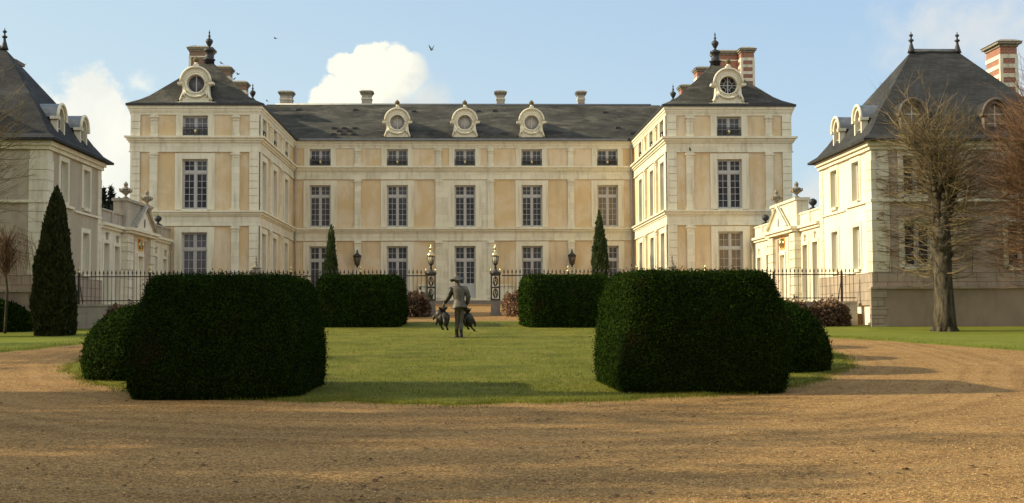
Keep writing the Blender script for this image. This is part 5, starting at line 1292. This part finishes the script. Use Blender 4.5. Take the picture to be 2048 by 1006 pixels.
    for j, (z, rx, ry, cx, cy) in enumerate(prof):
        for i in range(n_):
            a = 2*PI*i/n_; wv = (1+.05*math.sin(5*a+1)*(1.06-z if z < 1.06 else 0)*3.5); dz = .018*math.sin(3*a+.5) if j in (8,9,10) else 0
            back_dip = -.02*math.sin(2*a) if z < 1 else 0
            vs.append((cx+.89*rx*wv*math.cos(a), cy+ry*wv*math.sin(a), z+dz+back_dip))
    for j in range(len(prof)-1):
        for i in range(n_): a = j*n_+i; b = j*n_+(i+1) % n_; fs.append((a, b, b+n_, a+n_))
    mb.add(vs, fs, True); mb.build('jacket', M['bronze_pale'], S).location = (0,0,0)
    for sg, p in ((-1, ((-.17,.02,1.415),(-.225,.035,1.30),(-.275,.05,1.165),(-.345,.09,1.06),(-.392,.118,.995))), (1, ((.16,.0,1.415),(.225,-.015,1.29),(.27,-.03,1.155),(.26,.02,1.05),(.236,.078,.965)))):
        s = MB(); s.tube(p, [.085,.082,.070,.062,.055], 12); s.build('sleeve', M['bronze'] if sg < 0 else M['bronze_pale'], S).location = (0,0,0)
    h = MB(); n_ = 30; vs = []; fs = []                                  # tilted brim and pointed crown
    for j, (r_, z) in enumerate(((.0,1.90),(.018,1.885),(.036,1.815),(.075,1.745),(.105,1.705),(.17,1.675),(.215,1.655),(.212,1.643),(.16,1.658),(.10,1.67))):
        for i in range(n_):
            a = 2*PI*i/n_; dz = (.03*math.sin(2*a+.8)+.012*math.sin(5*a))*(r_/.215)**2; vs.append((-.045+r_*math.cos(a)-.02*(z > 1.78), .065+r_*math.sin(a), z+dz+.10*r_*math.cos(a+.2)))
    for j in range(9):
        for i in range(n_): a = j*n_+i; b = j*n_+(i+1) % n_; fs.append((a, b, b+n_, a+n_))
    h.add(vs, fs, True); h.build('hat', M['bronze_pale'], S).location = (0,0,0)
    b = MB()
    for cx in (-.06, .05): b.lathe([(.056,.0),(.060,.05),(.050,.12),(.052,.22),(.058,.24)], (cx, .04 if cx < 0 else -.08, 0), 10, 1, 1.25); b.sphere((cx-.0, .15 if cx < 0 else .03, .04), .052, 10, 6, .95, 2.0, .75)
    b.build('boots', M['bronze'], S).location = (0,0,0)
    p_ = MB(); p_.lathe([(.30,-.08),(.31,-.01),(.27,.012),(.0,.014)], (0,.02,0), 18, 1, .9); p_.build('plinth_disc', M['bronze'], S).location = (0,0,0)
    def fowl(hx, hy, hz, lean, L, twist, spread):
        """bird hung head-down by the legs: legs, plump body, drooping wings, neck and head"""
        F_ = MB(); d = Vector((lean[0], lean[1], -1)).normalized(); sd = Vector((math.cos(twist), math.sin(twist), 0)); P_ = Vector((hx, hy, hz))
        for q in (-.022, .022): F_.tube([P_+sd*q*.4, P_+d*L*.14+sd*q, P_+d*L*.26+sd*q*1.4], [.011,.010,.018], 6)
        F_.tube([P_+d*L*t for t in (.18,.26,.38,.54,.70,.82)], [.035,.095,.135,.13,.085,.035], 12)
        F_.tube([P_+d*L*.74, P_+d*L*.86+sd*.03, P_+d*L*.95+sd*.07], [.033,.024,.024], 8); F_.sphere(P_+d*L*.97+sd*.085, .034, 8, 6); F_.tube([P_+d*L*.98+sd*.10, P_+d*L*1.02+sd*.15], [.014,.003], 5)
        for sg in (-1, 1):                                           # half-open hanging wings with feather tips
            for i in range(6):
                a0 = P_+d*L*(.34+.03*i)+sd*sg*(.075+.012*i); a1 = a0+d*L*(.15+.015*i)+sd*sg*(.045*spread-.006*i); a2 = a1+d*L*.10-sd*sg*.02
                F_.tube([a0, a1, a2], [.032,.042,.010], 5)
        for i in range(6): F_.tube([P_+d*L*.24, P_+d*L*.10+sd*(i-2.5)*.035+Vector((0,-.09,.0)), P_+d*L*.02+sd*(i-2.5)*.055+Vector((0,-.13,.02))], [.018,.020,.004], 5)
        return F_
    xl, yl, zl = J['haL'][0]; xr, yr, zr = J['haR'][0]
    for a in ((xl, yl, zl-.05, (-.16,-.05), .66, .3, 1.0), (xl+.01, yl-.02, zl-.06, (.12,-.12), .66, 1.2, .9), (xl-.02, yl+.02, zl-.05, (-.40,.0), .50, -.4, .8),
              (xr, yr, zr-.05, (.24,.05), .68, .2, 1.0), (xr, yr, zr-.05, (.05,.15), .62, 1.0, .9)):
        fowl(*a).build('hanging_fowl', M['bronze'] if True else None, S).location = (0,0,0)
    c = MB(); c.tube([(xl,yl,zl+.0),(xl,yl,zl-.06)], .035, 8); c.tube([(xr,yr,zr+.0),(xr,yr,zr-.06)], .03, 8); c.build('cord_knot', M['bronze'], S).location = (0,0,0)
    return S
p = onY(918, 678, 35.7); statue(p.x, 35.7, .12)

# ------------------------------------------------------------------ birds
def bird(p, label, wing, rz, s=1.0, perched=False, group='birds around the roofs'):
    g = empty('perched_bird' if perched else 'flying_bird', p, label, 'bird', group, rz)
    b = MB(); b.tube([(0,-.20*s,.0),(0,-.10*s,.0),(0,.0,0),(0,.10*s,.01),(0,.17*s,.03),(0,.21*s,.03),(0,.25*s,.02)], [.012*s,.035*s,.062*s,.055*s,.034*s,.03*s,.006*s], 8)
    b.add([(-.03*s,-.16*s,0),(.03*s,-.16*s,0),(.06*s,-.32*s,.0),(-.06*s,-.32*s,0),(-.03*s,-.16*s,.012*s),(.03*s,-.16*s,.012*s),(.06*s,-.32*s,.01*s),(-.06*s,-.32*s,.01*s)], [(0,1,2,3),(4,5,6,7),(0,1,5,4),(1,2,6,5),(2,3,7,6),(3,0,4,7)])
    if perched:
        for q in (-.025, .025): b.tube([(q*s,.0,-.04*s),(q*s,.02*s,-.12*s)], .008*s, 4)
    bo = b.build('body', M['feather'], g); bo.location = (0,0,0)
    if perched: bo.rotation_euler = (.5, 0, 0); bo.location = (0,0,.11*s)
    for sg in (-1, 1):
        w_ = MB(); el = wing if sg > 0 else wing*.9
        if perched: w_.tube([(sg*.05*s,.10*s,.13*s),(sg*.062*s,.0,.10*s),(sg*.03*s,-.2*s,.02*s)], [.02*s,.03*s,.008*s], 6)
        else:
            c, sn = math.cos(el), math.sin(el); pl = [(.03,.09,0),(.22,.12,.02),(.46,.0,.03),(.52,-.08,.03),(.34,-.08,.02),(.20,-.12,.01),(.03,-.10,0)]
            vs = [(sg*(x*c)*s, y*s, (x*sn+z+dz)*s) for dz in (0, .012) for x, y, z in pl]; k = len(pl)
            w_.add(vs, [tuple(range(k)), tuple(range(k, 2*k))]+[(i, (i+1) % k, (i+1) % k+k, i+k) for i in range(k)])
        o = w_.build('wing', M['feather'], g); o.location = (0,0,0)
for px, py, Y, lab, wing, rz, s in ((863, 100, 60, 'dark bird with raised wings flying right of the white cumulus cloud', 1.0, .55, .55), (551, 77, 75, 'small dark bird gliding in the blue sky right of the left tower roof', .1, 1.4, .45), (476, 149, 70, 'pale distant bird just above the chimneys of the left wing', .5, 1.2, .38)):
    bird(onY(px, py, Y), lab, wing, rz, s)
for px, py, Y, lab in ((383, 96.5, 71.5, 'jackdaw perched at the left end of the big left chimney'), (394, 96.5, 71.8, 'jackdaw perched near the middle of the big left chimney'), (443, 128.5, 76.0, 'jackdaw perched on the second chimney of the left wing'), (468, 160, 81.6, 'jackdaw perched on the third chimney of the left wing'), (534, 203.5, 84.1, 'jackdaw perched on the main ridge beside the left wing'), (1380, 301, 65.3, 'dark bird perched on a pilaster capital of the sunlit right wing')):
    bird(onY(px, py, Y), lab, 0, random.uniform(0, 6), .62, True)
